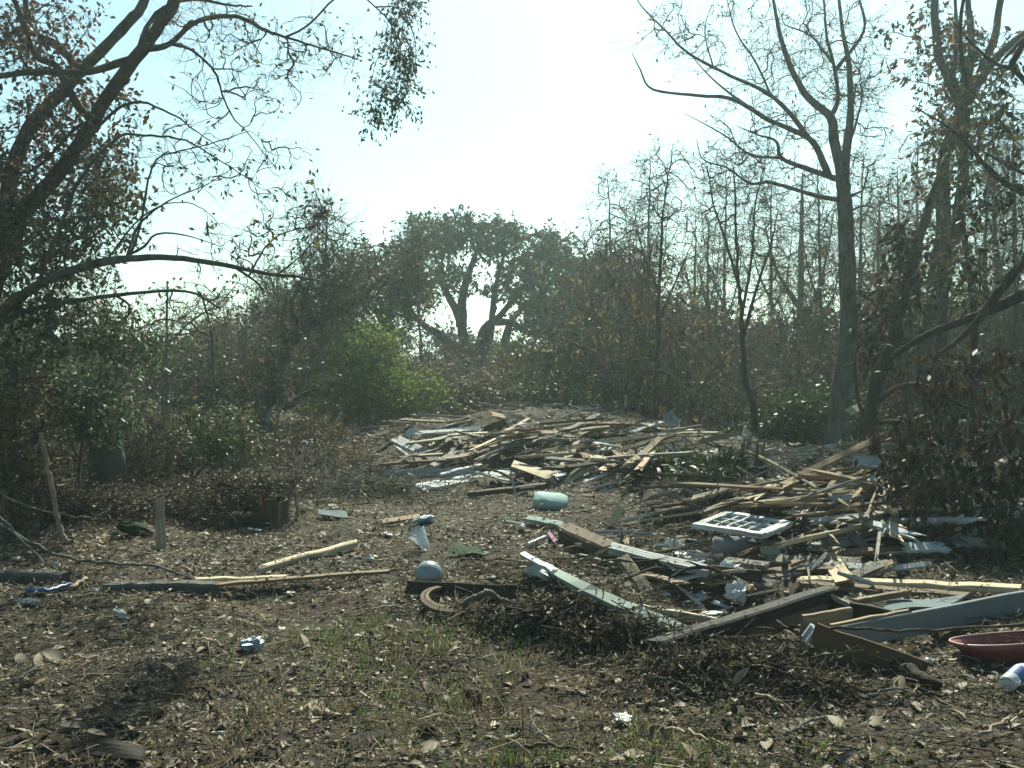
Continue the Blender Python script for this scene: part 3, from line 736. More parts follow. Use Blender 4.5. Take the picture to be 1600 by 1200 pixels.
thin(121, 1104, 31, 340, .1, 'thin bare tree with green tufts, right one of the close pair', 24, 45, 3, L_GREEN, .5)
thin(122, 1248, 29, 270, .2, 'bare tree with a V shaped fork left of the big bare tree', 70, 110, 6)
thin(123, 960, 30, 270, .09, 'wispy bare tree rising above the mottled tree', 50, 110, -10, L_BROWN, .8)
thin(124, 1130, 33, 250, .1, 'wispy bare tree behind the slender curved tree', 45, 80, 5)
thin(125, 1205, 34, 280, .12, 'forked bare tree just left of the V forked one', 45, 80, 0)
thin(126, 1365, 30, 300, .12, 'pale bare tree right of the big bare trunk', 55, 110, 10)
thin(127, 660, 33, 350, .08, 'twiggy bare top showing left of the live oak crown', 40, 60, -15)
thin(128, 1560, 28, 180, .14, 'bare tree behind the branches at the right edge', 60, 90, -10)
thin(140, 1340, 27, 240, .1, 'wispy bare tree right beside the big bare trunk', 45, 90, 8)
thin(141, 1408, 26, 260, .11, 'bare tree between the big bare trunk and the paired trunks', 50, 100, -6)
thin(142, 1430, 31, 210, .12, 'taller bare tree just left of the paired trunks', 50, 100, 4)
thin(143, 1535, 24, 230, .11, 'bare tree right of the paired trunks behind the slim dark one', 55, 100, 8)
thin(144, 1590, 23, 150, .12, 'bare tree at the far right edge behind the reaching branches', 55, 110, -8)
thin(145, 1010, 29, 240, .09, 'wispy bare tree behind the straight sapling', 45, 90, 6)
thin(146, 1285, 26, 255, .1, 'thin bare tree left beside the big bare trunk', 45, 90, -8)
thin(147, 500, 21, 320, .09, 'sparse leafy tree rising above the dark leaning tree', 45, 110, 12, L_OAK, .9)
thin(148, 440, 26, 420, .1, 'sparse grey green tree left of the dark leaning tree', 50, 110, -8, L_OAK, .9)
# 12. the big bare tree
def t_big_bare():
    T = Tree(130); z = lambda *p: [(900 + a * .4375, b * .4375) for a, b in p]; Y = 17.2
    f = gfoot(1300, 17.3)
    T.limb([f] + PX(Y, (1308, 690), (1314, 610), (1324, 519), (1322, 388), (1318, 300), (1314, 268)), .20, .10, wob=.006)
    q = [(0, .13, .03, [(925, 610), (920, 500), (908, 420), (830, 350), (770, 250), (730, 130), (710, 30), (690, -90)]),
         (.5, .12, .04, [(960, 660), (966, 520), (980, 400), (975, 240), (950, 100), (930, -90)]),
         (-.6, .06, .012, [(935, 705), (860, 700), (760, 670), (680, 650), (620, 655), (540, 600), (455, 570), (430, 500)]),
         (-.3, .075, .012, [(920, 655), (830, 605), (735, 565), (715, 505), (650, 482), (575, 450)]),
         (-.6, .035, .008, [(730, 562), (625, 552), (540, 490), (455, 440), (385, 405)]),
         (-.4, .085, .012, [(915, 620), (860, 530), (815, 485), (690, 430), (560, 355), (440, 342), (275, 320), (230, 250), (200, 190)]),
         (-.4, .06, .012, [(820, 480), (750, 390), (660, 320), (550, 270), (400, 190), (320, 110), (240, 30), (190, -50)]),
         (.3, .045, .010, [(690, 430), (600, 370), (490, 285), (400, 185)]),
         (.3, .06, .02, [(908, 410), (935, 350), (920, 230), (895, 130), (885, 0), (880, -90)]),
         (.3, .05, .02, [(985, 220), (1028, 110), (1012, 0), (1000, -90)]),
         (.6, .04, .012, [(965, 545), (1000, 440), (1020, 350), (1010, 280)]),
         (0, .03, .008, [(905, 220), (840, 130), (750, 90), (735, 60)]), (0, .03, .006, [(690, 330), (640, 220), (570, 110), (540, 0), (520, -60)]), (-.2, .02, .006, [(480, 220), (460, 110), (490, 0)])]
    for dY, a, b, pts in q: T.limb(PX(Y, *z(*pts), dY=dY * 1.5), a * .72, b * .5, wob=.008)
    T.fill(cloud(T.rng, (1180, 60, Y, 140, 90, .8, 130), (1280, 110, Y, 90, 130, .8, 150), (1200, 200, Y, 120, 80, .8, 130), (1345, 140, Y, 50, 150, .8, 130), (1140, 260, Y, 70, 50, .6, 50), (1050, 50, Y, 60, 50, .5, 40), (1360, 300, Y, 60, 70, .6, 60)))
    T.build('big_bare_tree', 'tall bare tree with one stout trunk and long branches reaching left over the sky', (BK_GREY, BK_TWIG), rtip=.0045, tw=(4, .4, .0034), sides=14,
            leaf=dict(mat=L_OLIVE, n=2, size=.07, spread=.1, frac=.6))
t_big_bare()
# 13. paired trunks with vines at the right, and a leaning one
z2 = lambda *p: [(900 + a * .4375, b * .4375) for a, b in p]
t_simple(131, gfoot(1446, 17), [(17, 0, .17, .05, [(1442, 640), (1443, 545), (1456, 488), (1463, 410), (1473, 365)] + z2((1310, 600), (1340, 480), (1375, 400), (1330, 280), (1290, 180), (1280, 0), (1270, -80))),
         (17, .4, .08, .03, z2((1375, 410), (1410, 200), (1400, 0), (1395, -80))), (17, -.5, .08, .03, z2((1370, 420), (1480, 230), (1600, 120), (1700, 60))), (17, 0, .06, .02, z2((1330, 300), (1360, 140), (1350, -50)))],
         [(1470, 80, 17, 90, 90, .9, 90), (1540, 90, 17, 70, 80, .9, 70), (1450, 330, 17, 60, 90, .6, 70), (1430, 470, 17, 50, 70, .6, 55), (1480, 200, 17, 50, 60, .6, 60)],
         [dict(mat=L_OAK, n=7, size=.11, spread=.14, frac=.6), dict(mat=L_BROWN, n=6, size=.13, spread=.14, droop=1, frac=.6, part='dead_leaves')], 'vine_clad_tree', 'tall vine clad tree, left trunk of the close pair at the right', (BK_GREY, BK_TWIG), rtip=.004, tw=(3, .3, .003), sides=12)
t_simple(132, gfoot(1470, 17.4), [(17.4, 0, .14, .05, [(1466, 640), (1469, 545), (1472, 460), (1490, 380), (1505, 250), (1500, 160)] + z2((1440, 260), (1500, 100), (1520, -60)))],
         [(1500, 150, 17.4, 70, 120, .8, 80), (1560, 200, 17.4, 60, 100, .8, 80)], [dict(mat=L_OLIVE, n=6, size=.1, spread=.13, frac=.6)], 'vine_clad_tree', 'tall straight tree, right trunk of the close pair at the right', (BK_BROWN, BK_TWIG), rtip=.004, tw=(3, .3, .003), sides=12)
t_simple(133, gfoot(1345, 15.5), [(15.5, 0, .1, .06, [(1352, 660), (1372, 602), (1399, 510), (1425, 410), (1447, 335), (1480, 245)]), (15.5, -.4, .03, .01, [(1400, 505), (1360, 470), (1330, 455)])],
         [(1400, 470, 15.5, 50, 60, .6, 90), (1370, 540, 15.5, 40, 50, .5, 70), (1420, 380, 15.5, 40, 60, .5, 60)], dict(mat=L_MAG, n=5, size=.13, spread=.14, droop=1.0), 'leaning_brown_tree', 'leaning tree with brown clumps against the paired trunks', (BK_BROWN, BK_TWIG), rtip=.004)
# 14. slim tree and reaching branches at the right edge
t_simple(134, gfoot(1524, 12.5), [(12.5, 0, .055, .02, [(1521, 720), (1521, 620), (1520, 470), (1507, 380), (1500, 300), (1512, 180), (1500, 60), (1510, -40)]), (12.5, -.3, .03, .012, [(1521, 588), (1535, 610), (1545, 650)])],
         [(1540, 260, 12.5, 60, 90, .6, 70), (1500, 420, 12.5, 50, 90, .5, 50)], dict(mat=L_OAK, n=6, size=.09, spread=.12, frac=.7), 'slim_dark_tree', 'slim dark tree in front of the right edge thicket', (BK_DARK, BK_TWIG), rtip=.003)
t_simple(135, gfoot(1760, 11), [(11, 0, .2, .12, [(1740, 600), (1700, 430), (1690, 300)]), (11, .3, .075, .018, [(1690, 430), (1600, 462), (1530, 492), (1451, 523), (1390, 562), (1372, 610)]), (11, -.3, .07, .02, [(1690, 350), (1600, 412), (1547, 475), (1512, 519), (1460, 560)]),
         (11, 0, .05, .006, z2((1800, 720), (1600, 690), (1480, 610), (1360, 480), (1210, 380))), (11, .2, .04, .005, z2((1800, 330), (1600, 290), (1500, 230), (1420, 160), (1330, 60))), (11, .2, .035, .006, z2((1800, 640), (1600, 620), (1380, 500))), (11, -.2, .04, .012, z2((1760, 0), (1600, 140), (1520, 220)))],
         [(1560, 330, 11, 80, 90, .6, 60), (1500, 420, 11, 70, 60, .5, 35), (1570, 180, 11, 70, 80, .6, 55), (1480, 250, 11, 70, 60, .5, 30)],
         [dict(mat=L_OAK, n=6, size=.085, spread=.1, frac=.7), dict(mat=L_MAG, n=4, size=.11, spread=.1, droop=1, frac=.4, part='dead_leaves')], 'reaching_tree', 'tree at the right edge sending crooked branches leftwards', (BK_DARK, BK_TWIG), rtip=.0035)
# 15. the dead magnolia in the right foreground
t_simple(136, gbase(1361, 790), [(11.2, -.6, .085, .04, [(1362, 760), (1366, 700), (1362, 640), (1368, 590), (1390, 540)]), (10.6, -1.2, .035, .01, [(1366, 650), (1420, 600), (1480, 620), (1540, 690)]), (10.6, -1.6, .03, .008, [(1366, 690), (1420, 660), (1470, 700), (1500, 780)]), (10.8, 0, .03, .01, [(1366, 690), (1345, 640), (1335, 570), (1340, 540)]),
          (10.2, -1.6, .025, .008, [(1430, 610), (1520, 640), (1600, 700), (1640, 780)]), (10.4, -1.3, .022, .008, [(1400, 660), (1420, 740), (1440, 800)])],
         [(1480, 690, 9.3, 90, 80, .5, 44), (1560, 740, 9.0, 80, 95, .5, 52), (1455, 770, 9.0, 60, 70, .4, 40), (1425, 690, 9.8, 55, 70, .4, 26), (1620, 690, 9.0, 60, 110, .5, 44), (1500, 845, 8.6, 60, 45, .3, 22), (1580, 840, 8.5, 55, 60, .3, 28), (1412, 760, 9.6, 26, 80, .3, 20), (1520, 590, 9.5, 90, 60, .5, 32), (1440, 580, 9.9, 60, 60, .4, 20)],
         dict(mat=L_MAG, n=7, size=.115, aspect=.42, spread=.07, droop=1.4, single=280), 'dead_magnolia', 'young magnolia with drooping dark brown dead leaves, right foreground', (BK_BROWN, BK_TWIG), rtip=.003, droop=.6, fdroop=.15)
# 16. ivy bush, spiky plants
t_simple(137, gfoot(1240, 18.3), [(18.3, 0, .03, .01, [(1240, 700), (1238, 650), (1245, 610)]), (18.3, 0, .03, .01, [(1240, 700), (1275, 660), (1290, 620)])],
         [(1235, 665, 18.2, 55, 45, .8, 180), (1275, 640, 18.4, 45, 45, .8, 120), (1210, 690, 17.9, 40, 25, .5, 70), (1340, 660, 18.5, 40, 50, .8, 80)],
         dict(mat=L_IVY, n=12, size=.1, aspect=.6, spread=.13), 'ivy_bush', 'dark glossy ivy bush around the foot of the big bare tree', (BK_DARK, BK_TWIG), 'bush', rtip=.004)

def spiky(seed, px, py, n, h, label, name, col):
    r = np.random.default_rng(seed); b = G(px, py); V = []; Q = []; k = 6
    root = empty(name, b, label, 'plant', 'strap leaved plants among the lumber')
    m = m_leaf(name + '_leaf', col, .18, .5, .3)
    for i in range(n):
        a = r.uniform(0, 6.28); L = h * r.uniform(.6, 1.15); out = r.uniform(.25, .9); o = r.normal(size=2) * .18
        s = np.linspace(0, 1, k); d = np.array([math.cos(a), math.sin(a)])
        xy = o[None] + d[None] * (s[:, None] * L * out); zz = L * (s * 1.05 - out * .75 * s ** 2.2)
        w = .022 * (1 - s ** 2) + .003; sd = np.array([-d[1], d[0]])
        A = np.concatenate([xy + sd * w[:, None], zz[:, None]], 1); B = np.concatenate([xy - sd * w[:, None], zz[:, None] + .006], 1)
        vv = np.stack([A, B], 1).reshape(-1, 3)
        q = np.array([(2 * j, 2 * j + 1, 2 * j + 3, 2 * j + 2) for j in range(k - 1)])
        link('blade', mesh_np('blade', vv, q, True), m, root)
IR = [(0, (.015, .025, .008)), (.6, (.045, .06, .014)), (.85, (.13, .13, .025)), (1, (.26, .17, .04))]
SP = [(0, (.013, .022, .008)), (.7, (.03, .045, .014)), (1, (.09, .09, .03))]
spiky(1, 1045, 742, 60, .46, 'yellow tipped spiky plant at the foot of the straight sapling', 'iris_clump', IR)
spiky(2, 1105, 762, 45, .42, 'dull green strap leaved clump right of the yellow tipped one', 'iris_clump', SP)
spiky(3, 1140, 735, 40, .42, 'green strap leaved clump in front of the curved tree', 'iris_clump', SP)
spiky(4, 1075, 738, 30, .4, 'small yellowish clump between the two larger spiky plants', 'iris_clump', IR)

# 17. brown dead-leafed undergrowth: individual shrubs, copied from three
def shrub_proto(seed, mats, leaf, lab, w=1.1, h=1.6):
    T = Tree(seed); r = T.rng
    T.limb([(0, 0, -.1), (.03, 0, .4), (.05, .05, h * .8)], .035, .008)
    for k in range(5):
        a = r.uniform(0, 6.28); T.limb([(0, 0, 0.05 + .1 * k), (math.cos(a) * w * .4, math.sin(a) * w * .4, h * .45), (math.cos(a) * w * .7, math.sin(a) * w * .7, h * r.uniform(.6, .95))], .018, .005)
    v = unit(r.normal(size=(170, 3))) * r.random((170, 1)) ** .45 * np.array([w, w, h * .5]) + np.array([0, 0, h * .55])
    T.fill(v[v[:, 2] > 0.05])
    return T.build('brown_shrub', lab, mats, 'shrub', 'dead brown shrubs of the undergrowth', leaf=leaf, rtip=.004, tw=(3, .28, .0025))
def copy_tree(o, parent=None):
    c = o.copy(); COL.objects.link(c); c.parent = parent
    for ch in list(o.children): copy_tree(ch, c)
    return c
LB1 = 'rust brown leafy shrub in the undergrowth beyond the lumber'
LB2 = 'thin twiggy shrub with sparse brown leaves in the undergrowth beyond the lumber'
LB3 = 'olive and brown shrub in the undergrowth beyond the lumber'
protos = [shrub_proto(201, (BK_BROWN, BK_TWIG), [dict(mat=L_UNDER, n=10, size=.1, spread=.14)], LB1, 1.1, 1.8),
          shrub_proto(202, (BK_GREY, BK_TWIG), [dict(mat=L_RUST, n=4, size=.085, spread=.14, frac=.8)], LB2, 1.2, 2.6),
          shrub_proto(203, (BK_DARK, BK_TWIG), [dict(mat=L_OLIVE, n=6, size=.1, spread=.14), dict(mat=L_UNDER, n=5, size=.1, spread=.14, part='dead_leaves')], LB3, 1.2, 1.6)]
LB4 = 'dark green evergreen shrub in the undergrowth beyond the lumber'
LB5 = 'pale tan dead shrub in the undergrowth beyond the lumber'
protos += [shrub_proto(204, (BK_DARK, BK_TWIG), [dict(mat=L_IVY, n=9, size=.1, aspect=.5, spread=.14)], LB4, 1.0, 1.7),
           shrub_proto(205, (BK_GREY, BK_TWIG), [dict(mat=L_TAN, n=5, size=.09, spread=.14, frac=.8)], LB5, 1.2, 2.0)]
SH = [(690, 21, 2), (728, 21.5, 0), (770, 21, 2), (705, 28, 0), (750, 28, 2), (790, 24, 0), (735, 33, 2), (680, 33, 0), (780, 33, 3), (755, 22.5, 3), (945, 22, 4), (1015, 21.5, 4), (1090, 20.5, 4), (1150, 21, 4), (1255, 21, 4), (1320, 20.5, 4), (1440, 21, 4), (1510, 20, 3), (670, 22, 4), (810, 22, 4), (890, 23, 3), (720, 20.5, 4), (300, 20, 3), (200, 19, 4), (380, 20.5, 4), (560, 24, 3), (100, 18, 3), (970, 20, 4),
      (700, 25, 0), (735, 27, 2), (765, 24, 1), (700, 32, 2), (800, 26, 0), (870, 25, 2), (905, 27, 0), (930, 24, 1), (960, 26, 0), (985, 23, 2), (1050, 24, 0), (1075, 22.5, 1), (1110, 25, 0), (1140, 23, 0), (1200, 24, 0),
      (1215, 27, 1), (1260, 25, 2), (1290, 23, 0), (1340, 24, 1), (1375, 22, 0), (1410, 25, 0), (1500, 24, 2), (1540, 22, 0), (1580, 25, 0), (1620, 22, 1), (1480, 29, 0), (1000, 31, 2), (1160, 31, 2), (830, 31, 0), (1330, 31, 2),
      (670, 24, 1), (640, 27, 0), (480, 25, 2), (440, 27, 0), (380, 24, 2), (330, 27, 1), (280, 25, 2), (220, 22, 0), (180, 26, 2), (120, 22, 0), (60, 24, 2), (0, 22, 0), (540, 28, 2), (1050, 36, 0), (1420, 33, 2), (1560, 34, 0), (1190, 36, 0), (-60, 20, 2), (1680, 24, 0),
      (250, 18.5, 1), (340, 19, 0), (150, 17, 2), (430, 17.5, 1), (1330, 19.5, 0), (1420, 20.5, 1), (1610, 21, 1)]
used = set(); rs = random.Random(5)
for px, Y, k in SH:
    o = protos[k] if k not in used else copy_tree(protos[k]); used.add(k)
    f = gfoot(px, Y, .1); o.location = f; s = rs.uniform(.75, 1.25) * (0.8 if Y < 20 else 1)
    o.scale = (s * 1.1, s * 1.1, s * (rs.uniform(.55, .8) if 675 < px < 805 else rs.uniform(.75, 1.6))); o.rotation_euler = (rs.uniform(-.1, .1), rs.uniform(-.1, .1), rs.uniform(0, 6.28))

def sapling_proto():
    T = Tree(210); r = T.rng
    T.limb([(0, 0, -.1), (.05, .03, 1.2), (.0, .1, 2.6), (.12, .05, 4.4)], .04, .006)
    for k in range(7):
        a = r.uniform(0, 6.28); z0 = 1.0 + .4 * k; T.limb([(.03, .05, z0), (math.cos(a) * .4, math.sin(a) * .4, z0 + .5), (math.cos(a) * .75, math.sin(a) * .75, z0 + 1.2)], .016, .005)
    v = unit(r.normal(size=(110, 3))) * r.random((110, 1)) ** .45 * np.array([.9, .9, 1.7]) + np.array([0, 0, 2.9])
    T.fill(v)
    return T.build('undergrowth_sapling', 'thin twiggy sapling with a few brown leaves standing in the brown undergrowth', (BK_BROWN, BK_TWIG), 'sapling', 'thin saplings of the undergrowth', leaf=[dict(mat=L_UNDER, n=3, size=.09, spread=.14, frac=.7)], rtip=.006, tw=(3, .4, .004))
sp = sapling_proto()
for i, (px, Y) in enumerate([(850, 23), (885, 30), (915, 23), (940, 28), (975, 22), (1005, 27), (1055, 22), (1078, 28), (1098, 21), (1120, 26), (1145, 22), (1192, 21), (1212, 26), (1232, 22), (1268, 26), (1285, 21), (1345, 27), (1385, 22), (1405, 27), (1425, 20), (1495, 21), (1535, 26), (1575, 20), (1610, 24), (440, 26), (500, 27), (350, 22), (320, 26), (240, 24), (170, 20), (90, 23), (660, 28), (1650, 20), (-20, 24)]):
    o = sp if i == 0 else copy_tree(sp); s = rs.uniform(.6, 1.15)
    o.location = gfoot(px, Y, .1); o.scale = (s, s, s * rs.uniform(.8, 1.1)); o.rotation_euler = (rs.uniform(-.12, .12), rs.uniform(-.12, .12), rs.uniform(0, 6.28))

# 18. mid-distance trees of the left skyline and the wood behind everything
def far_tree(seed, px, Y, top, w, mat, lab, n=170, sz=.22):
    cy = (top + 590) / 2; h = (590 - top) / 2
    t_simple(seed, gfoot(px, Y), [(Y, 0, .16, .08, [(px, 590), (px + 3, cy)]), (Y, 0, .08, .03, [(px, cy + 10), (px - w * .5, cy - h * .4)]), (Y, 0, .08, .03, [(px, cy + 10), (px + w * .5, cy - h * .4)])],
             [(px, cy - h * .2, Y, w, h * .85, 2.2, n)], dict(mat=mat, n=11, size=sz, spread=.4, aspect=.55), 'far_tree', lab, (BK_DARK, BK_TWIG), rtip=.012, tw=(1, .5, .006))
far_tree(301, 365, 48, 498, 55, L_BROWN, 'rounded brownish tree on the far left skyline')
far_tree(302, 425, 46, 470, 50, L_FAR, 'taller drab tree right of the rounded brownish one')
far_tree(303, 205, 44, 525, 45, L_FAR, 'low drab tree on the far left skyline beyond the privet')
far_tree(304, 130, 40, 545, 45, L_BROWN, 'low brown tree behind the privet bush')
far_tree(305, 290, 52, 540, 40, L_FAR, 'small far tree between the bare sapling and the brownish tree')
far_tree(306, 545, 32, 480, 45, L_DRY, 'dry olive tree behind the bright green bush', 220, .16)
far_tree(307, 490, 34, 500, 40, L_DRY, 'dry yellowish tree beside the dark leaning tree', 170, .16)
far_tree(308, 1040, 44, 480, 60, L_FAR, 'far drab tree behind the straight sapling')
far_tree(309, 1190, 46, 510, 60, L_BROWN, 'far brown tree behind the curved tree')
far_tree(310, 1380, 44, 505, 60, L_FAR, 'far drab tree right of the big bare trunk')
far_tree(311, 1560, 40, 440, 60, L_BROWN, 'brown tree behind the right edge branches')
far_tree(312, 20, 36, 470, 60, L_OLIVE, 'olive tree behind the left edge foliage')
far_tree(313, 1290, 50, 520, 50, L_OLIVE, 'far olive tree behind the ivy bush')

far_tree(322, 700, 46, 508, 45, L_FAR, 'low drab brush tree behind the left limb of the live oak', 120, .2)
far_tree(323, 768, 47, 518, 45, L_OLIVE, 'low olive brush tree behind the foot of the live oak', 120, .2)
far_tree(324, 470, 42, 455, 50, L_OAK, 'grey green tree filling the skyline left of the brown one', 200, .2)
far_tree(325, 330, 40, 510, 45, L_OAK, 'low grey green tree left of the rounded brownish one', 170, .2)
far_tree(314, 940, 33, 395, 50, L_OAK, 'grey green tree standing left of the straight sapling', 240, .15)
far_tree(315, 1045, 33, 455, 55, L_UNDER, 'dense brown tree behind the straight sapling and the thin pair', 230, .15)
far_tree(316, 1120, 34, 480, 50, L_UNDER, 'brown tree filling the gap right of the thin pair', 210, .15)
far_tree(317, 1195, 32, 490, 50, L_BROWN, 'rusty brown tree behind the slender curved tree', 210, .14)
far_tree(318, 1275, 30, 480, 45, L_UNDER, 'brown tree left of the big bare trunk', 210, .14)
far_tree(319, 1395, 30, 470, 50, L_UNDER, 'brown tree right of the big bare trunk behind the leaning one', 210, .14)
far_tree(320, 1500, 29, 450, 55, L_OLIVE, 'olive tree behind the slim dark tree', 210, .14)
far_tree(321, 1590, 27, 470, 45, L_UNDER, 'brown tree at the right edge beyond the fallen trunks', 190, .13)
def far_wood():
    r = np.random.default_rng(77); n = 42000
    az = np.radians(r.uniform(-52, 52, n)); Y = r.uniform(46, 75, n)
    x = np.sin(az) * Y; y = np.cos(az) * Y
    top = 0.7 + 1.5 * (vnoise(az * 57.3, Y * 0, 3.2, 9) + .5) + 1.0 * (vnoise(az * 57.3, Y * 0, .9, 8) + .5)
    z = top * r.random(n) ** .8 + H(x, y)
    p = np.stack([x, y, z], 1)
    V, F = leaf_arrays(p, r.normal(size=(n, 3)), r.uniform(.25, .5, n), .6, r)
    tag(link('far_wood', mesh_np('far_wood', V, F), L_FAR), 'dense drab wood closing the view beyond the clearing', 'woodland', kind='stuff')
far_wood()
# ------------------------------------------------------------------ lumber and wreckage
def frame(A, B, roll=0.0):
    A = np.asarray(A, float); B = np.asarray(B, float)
    x = unit(B - A); up = np.array([0, 0, 1.0])
    y = np.cross(up, x)
    if np.linalg.norm(y) < .05: y = np.array([0, 1.0, 0])
    y = unit(y); z = np.cross(x, y)
    c, s = math.cos(roll), math.sin(roll)
    y, z = y * c + z * s, z * c - y * s
    m = Matrix.Identity(4)
    mid = (A + B) / 2
    for i in range(3):
        m[i][0] = x[i]; m[i][1] = y[i]; m[i][2] = z[i]; m[i][3] = mid[i]
    return m, float(np.linalg.norm(B - A))

def board_mesh(L, w, t, rng, seg=5, jag=.03, bow=.0, twist=0.0, w2=None, ribs=0, name='plank'):
    """a sawn board along X, with worn corners, broken ends, bow and twist"""
    ch = min(w, t) * .16
    sec = [(-.5, -.5 , 1, 0), (.5, -.5, -1, 0), (.5, -.5, 0, 1), (.5, .5, 0, -1), (.5, .5, -1, 0), (-.5, .5, 1, 0), (-.5, .5, 0, -1), (-.5, -.5, 0, 1)]
    if ribs:
        sec = [(-.5, -.5, 0, 0), (.5, -.5, 0, 0)]
        top = []
        for i in range(ribs):
            a = .5 - i / ribs; b = .5 - (i + .88) / ribs
            top += [(a, .5, 0, 0), (b, .5, 0, 0), (b - .02, .28, 0, 0), (.5 - (i + 1) / ribs + .001, .28, 0, 0)]
        sec += top
    k = len(sec); V = []; xs = np.linspace(-.5, .5, seg + 1)
    jit = rng.normal(size=(seg + 1, 2)) * .003
    for i, s in enumerate(xs):
        ww = w if w2 is None else w + (w2 - w) * (s + .5)
        bz = bow * (1 - 4 * s * s); tw = twist * s
        for j, (a, b, ca, cb) in enumerate(sec):
            y = a * ww + ca * ch + jit[i, 0]; z = b * t + cb * ch + jit[i, 1]
            x = s * L
            if i in (0, seg): x += rng.uniform(-1, 1) * jag * min(1, L)
            y, z = y * math.cos(tw) - z * math.sin(tw), y * math.sin(tw) + z * math.cos(tw)
            V.append((x, y, z + bz))
    F = []
    for i in range(seg):
        for j in range(k):
            j2 = (j + 1) % k
            F.append((i * k + j, (i + 1) * k + j, (i + 1) * k + j2, i * k + j2))
    V = np.array(V); n = len(V)
    V = np.concatenate([V, V[:k].mean(0)[None], V[-k:].mean(0)[None]])
    T = [(n, j, (j + 1) % k) for j in range(k)] + [(n + 1, seg * k + (j + 1) % k, seg * k + j) for j in range(k)]
    return mesh_np(name, V, [np.array(F)[:, ::-1], np.array(T)[:, ::-1]])

def board(label, a, b, w, t, mat, za=.04, zb=.04, roll=0, name='plank', cat='plank', group=None, **kw):
    A = PT(a, za); B = PT(b, zb)
    m, L = frame(A, B, math.radians(roll))
    o = link(name, board_mesh(L, w, t, RNG, **kw), mat)
    o.matrix_world = m
    return tag(o, label, cat, group)

def stick(label, pts, r0, r1, mat, name='branch', cat='branch', sides=7, zs=None, group=None, lump=.25):
    """pts: pixels on the ground (with a lift in zs) or (px,py,Y)"""
    zs = zs or [.03] * len(pts)
    p = crom(np.array([PT(q, z) for q, z in zip(pts, zs)]), 6)
    p[1:-1] += RNG.normal(size=p[1:-1].shape) * .006
    o0 = p[0].copy()
    o = Tubes().add(p, np.linspace(r0, r1, len(p)), sides, lump).build(name, mat, None, True, o0)
    return tag(o, label, cat, group)

def crumple(label, px, size, mat, name='plastic_bag', cat='bag', dz=.02, seed=1, group=None, rough=.35):
    """a crumpled sheet or bag: size (x, y, z) in metres"""
    r = np.random.default_rng(seed)
    nu, nv = 14, 9
    V = []
    for i in range(nv + 1):
        th = math.pi * i / nv
        for j in range(nu):
            ph = 2 * math.pi * j / nu
            V.append((math.sin(th) * math.cos(ph), math.sin(th) * math.sin(ph), math.cos(th)))
    V = np.array(V)
    d = 1 + rough * (r.random((nv + 1, nu)) - .5); d[0] = d[0, 0]; d[-1] = d[-1, 0]
    d = d * (1 + rough * .8 * np.sin(np.arange(nu) * 2.1 + r.uniform(0, 6))[None] * .4)
    V = V * d.reshape(-1, 1) * np.array(size) * .5
    F = [(i * nu + j, i * nu + (j + 1) % nu, (i + 1) * nu + (j + 1) % nu, (i + 1) * nu + j) for i in range(nv) for j in range(nu)]
    o = link(name, mesh_np(name, V, np.array(F)[:, ::-1], False), mat, None, G(px[0], px[1]) + np.array([0, 0, dz + size[2] * .3]))
    o.rotation_euler = (r.uniform(-.3, .3), r.uniform(-.3, .3), r.uniform(0, 6.28))
    return tag(o, label, cat, group)

def sheet(label, q, mat, th=.012, name='panel', cat='panel', zs=(.02,) * 4, wav=.01, nx=8, ny=4, edge=None):
    """four corners (pixels) -> a warped sheet of real thickness"""
    c = [PT(a, z) for a, z in zip(q, zs)]
    o = (c[0] + c[1] + c[2] + c[3]) / 4
    nrm = unit(np.cross(c[1] - c[0], c[3] - c[0]))
    V = []
    for s in (0, 1):
        for j in range(ny + 1):
            for i in range(nx + 1):
                u, v = i / nx, j / ny
                p = (c[0] * (1 - u) + c[1] * u) * (1 - v) + (c[3] * (1 - u) + c[2] * u) * v
                p = p + nrm * (th * s + wav * math.sin(u * 5 + v * 3 + q[0][0]) ) - o
                V.append(p)
    V = np.array(V); N = (nx + 1) * (ny + 1); F = []
    if wav: V[:N] += 0
    for j in range(ny):
        for i in range(nx):
            a = j * (nx + 1) + i
            F.append((a, a + nx + 1, a + nx + 2, a + 1)); F.append((N + a, N + a + 1, N + a + nx + 2, N + a + nx + 1))
    ring = [i for i in range(nx + 1)] + [j * (nx + 1) + nx for j in range(1, ny + 1)] + [ny * (nx + 1) + i for i in range(nx - 1, -1, -1)] + [j * (nx + 1) for j in range(ny - 1, 0, -1)]
    for a, b in zip(ring, ring[1:] + ring[:1]): F.append((a, b, N + b, N + a))
    ob = link(name, mesh_np(name, V, np.array(F)), mat, None, o)
    return tag(ob, label, cat)

# --- far heap, left half
board('ribbed grey white siding leaning up at the left end of the lumber heap', (617, 686, 15.6), (694, 722, 15.0), .22, .035, W_WHITE2, roll=15, name='siding_board', cat='siding', ribs=3, seg=6)
board('narrow white strip below the leaning ribbed siding', (618, 697, 15.4), (652, 723, 15.0), .05, .02, W_WHITE, name='strip')
board('pale wide plank, left of the two tilted behind the leaning siding', (648, 694, 16.2), (687, 667, 16.8), .16, .025, W_PALE, roll=35)
board('grey brown plank tilted beside the pale wide plank', (655, 700, 16), (698, 674, 16.8), .10, .03, W_GREY, roll=30)
board('short pale board tilted up in the left heap', (675, 702, 15.8), (712, 680, 16.6), .19, .025, W_PALE, roll=35, jag=.05)
board('broad tan board curving up in the left heap', (700, 706, 15.7), (750, 673, 16.8), .24, .028, W_PALE, roll=35, bow=.06, jag=.06)
board('weathered board along the right side of the broad tan board', (710, 703, 15.6), (772, 676, 16.4), .09, .03, W_TAN, roll=30)
board('short white block standing in the left heap', (636, 683, 16), (645, 671, 16.1), .1, .03, W_WHITE, roll=40)
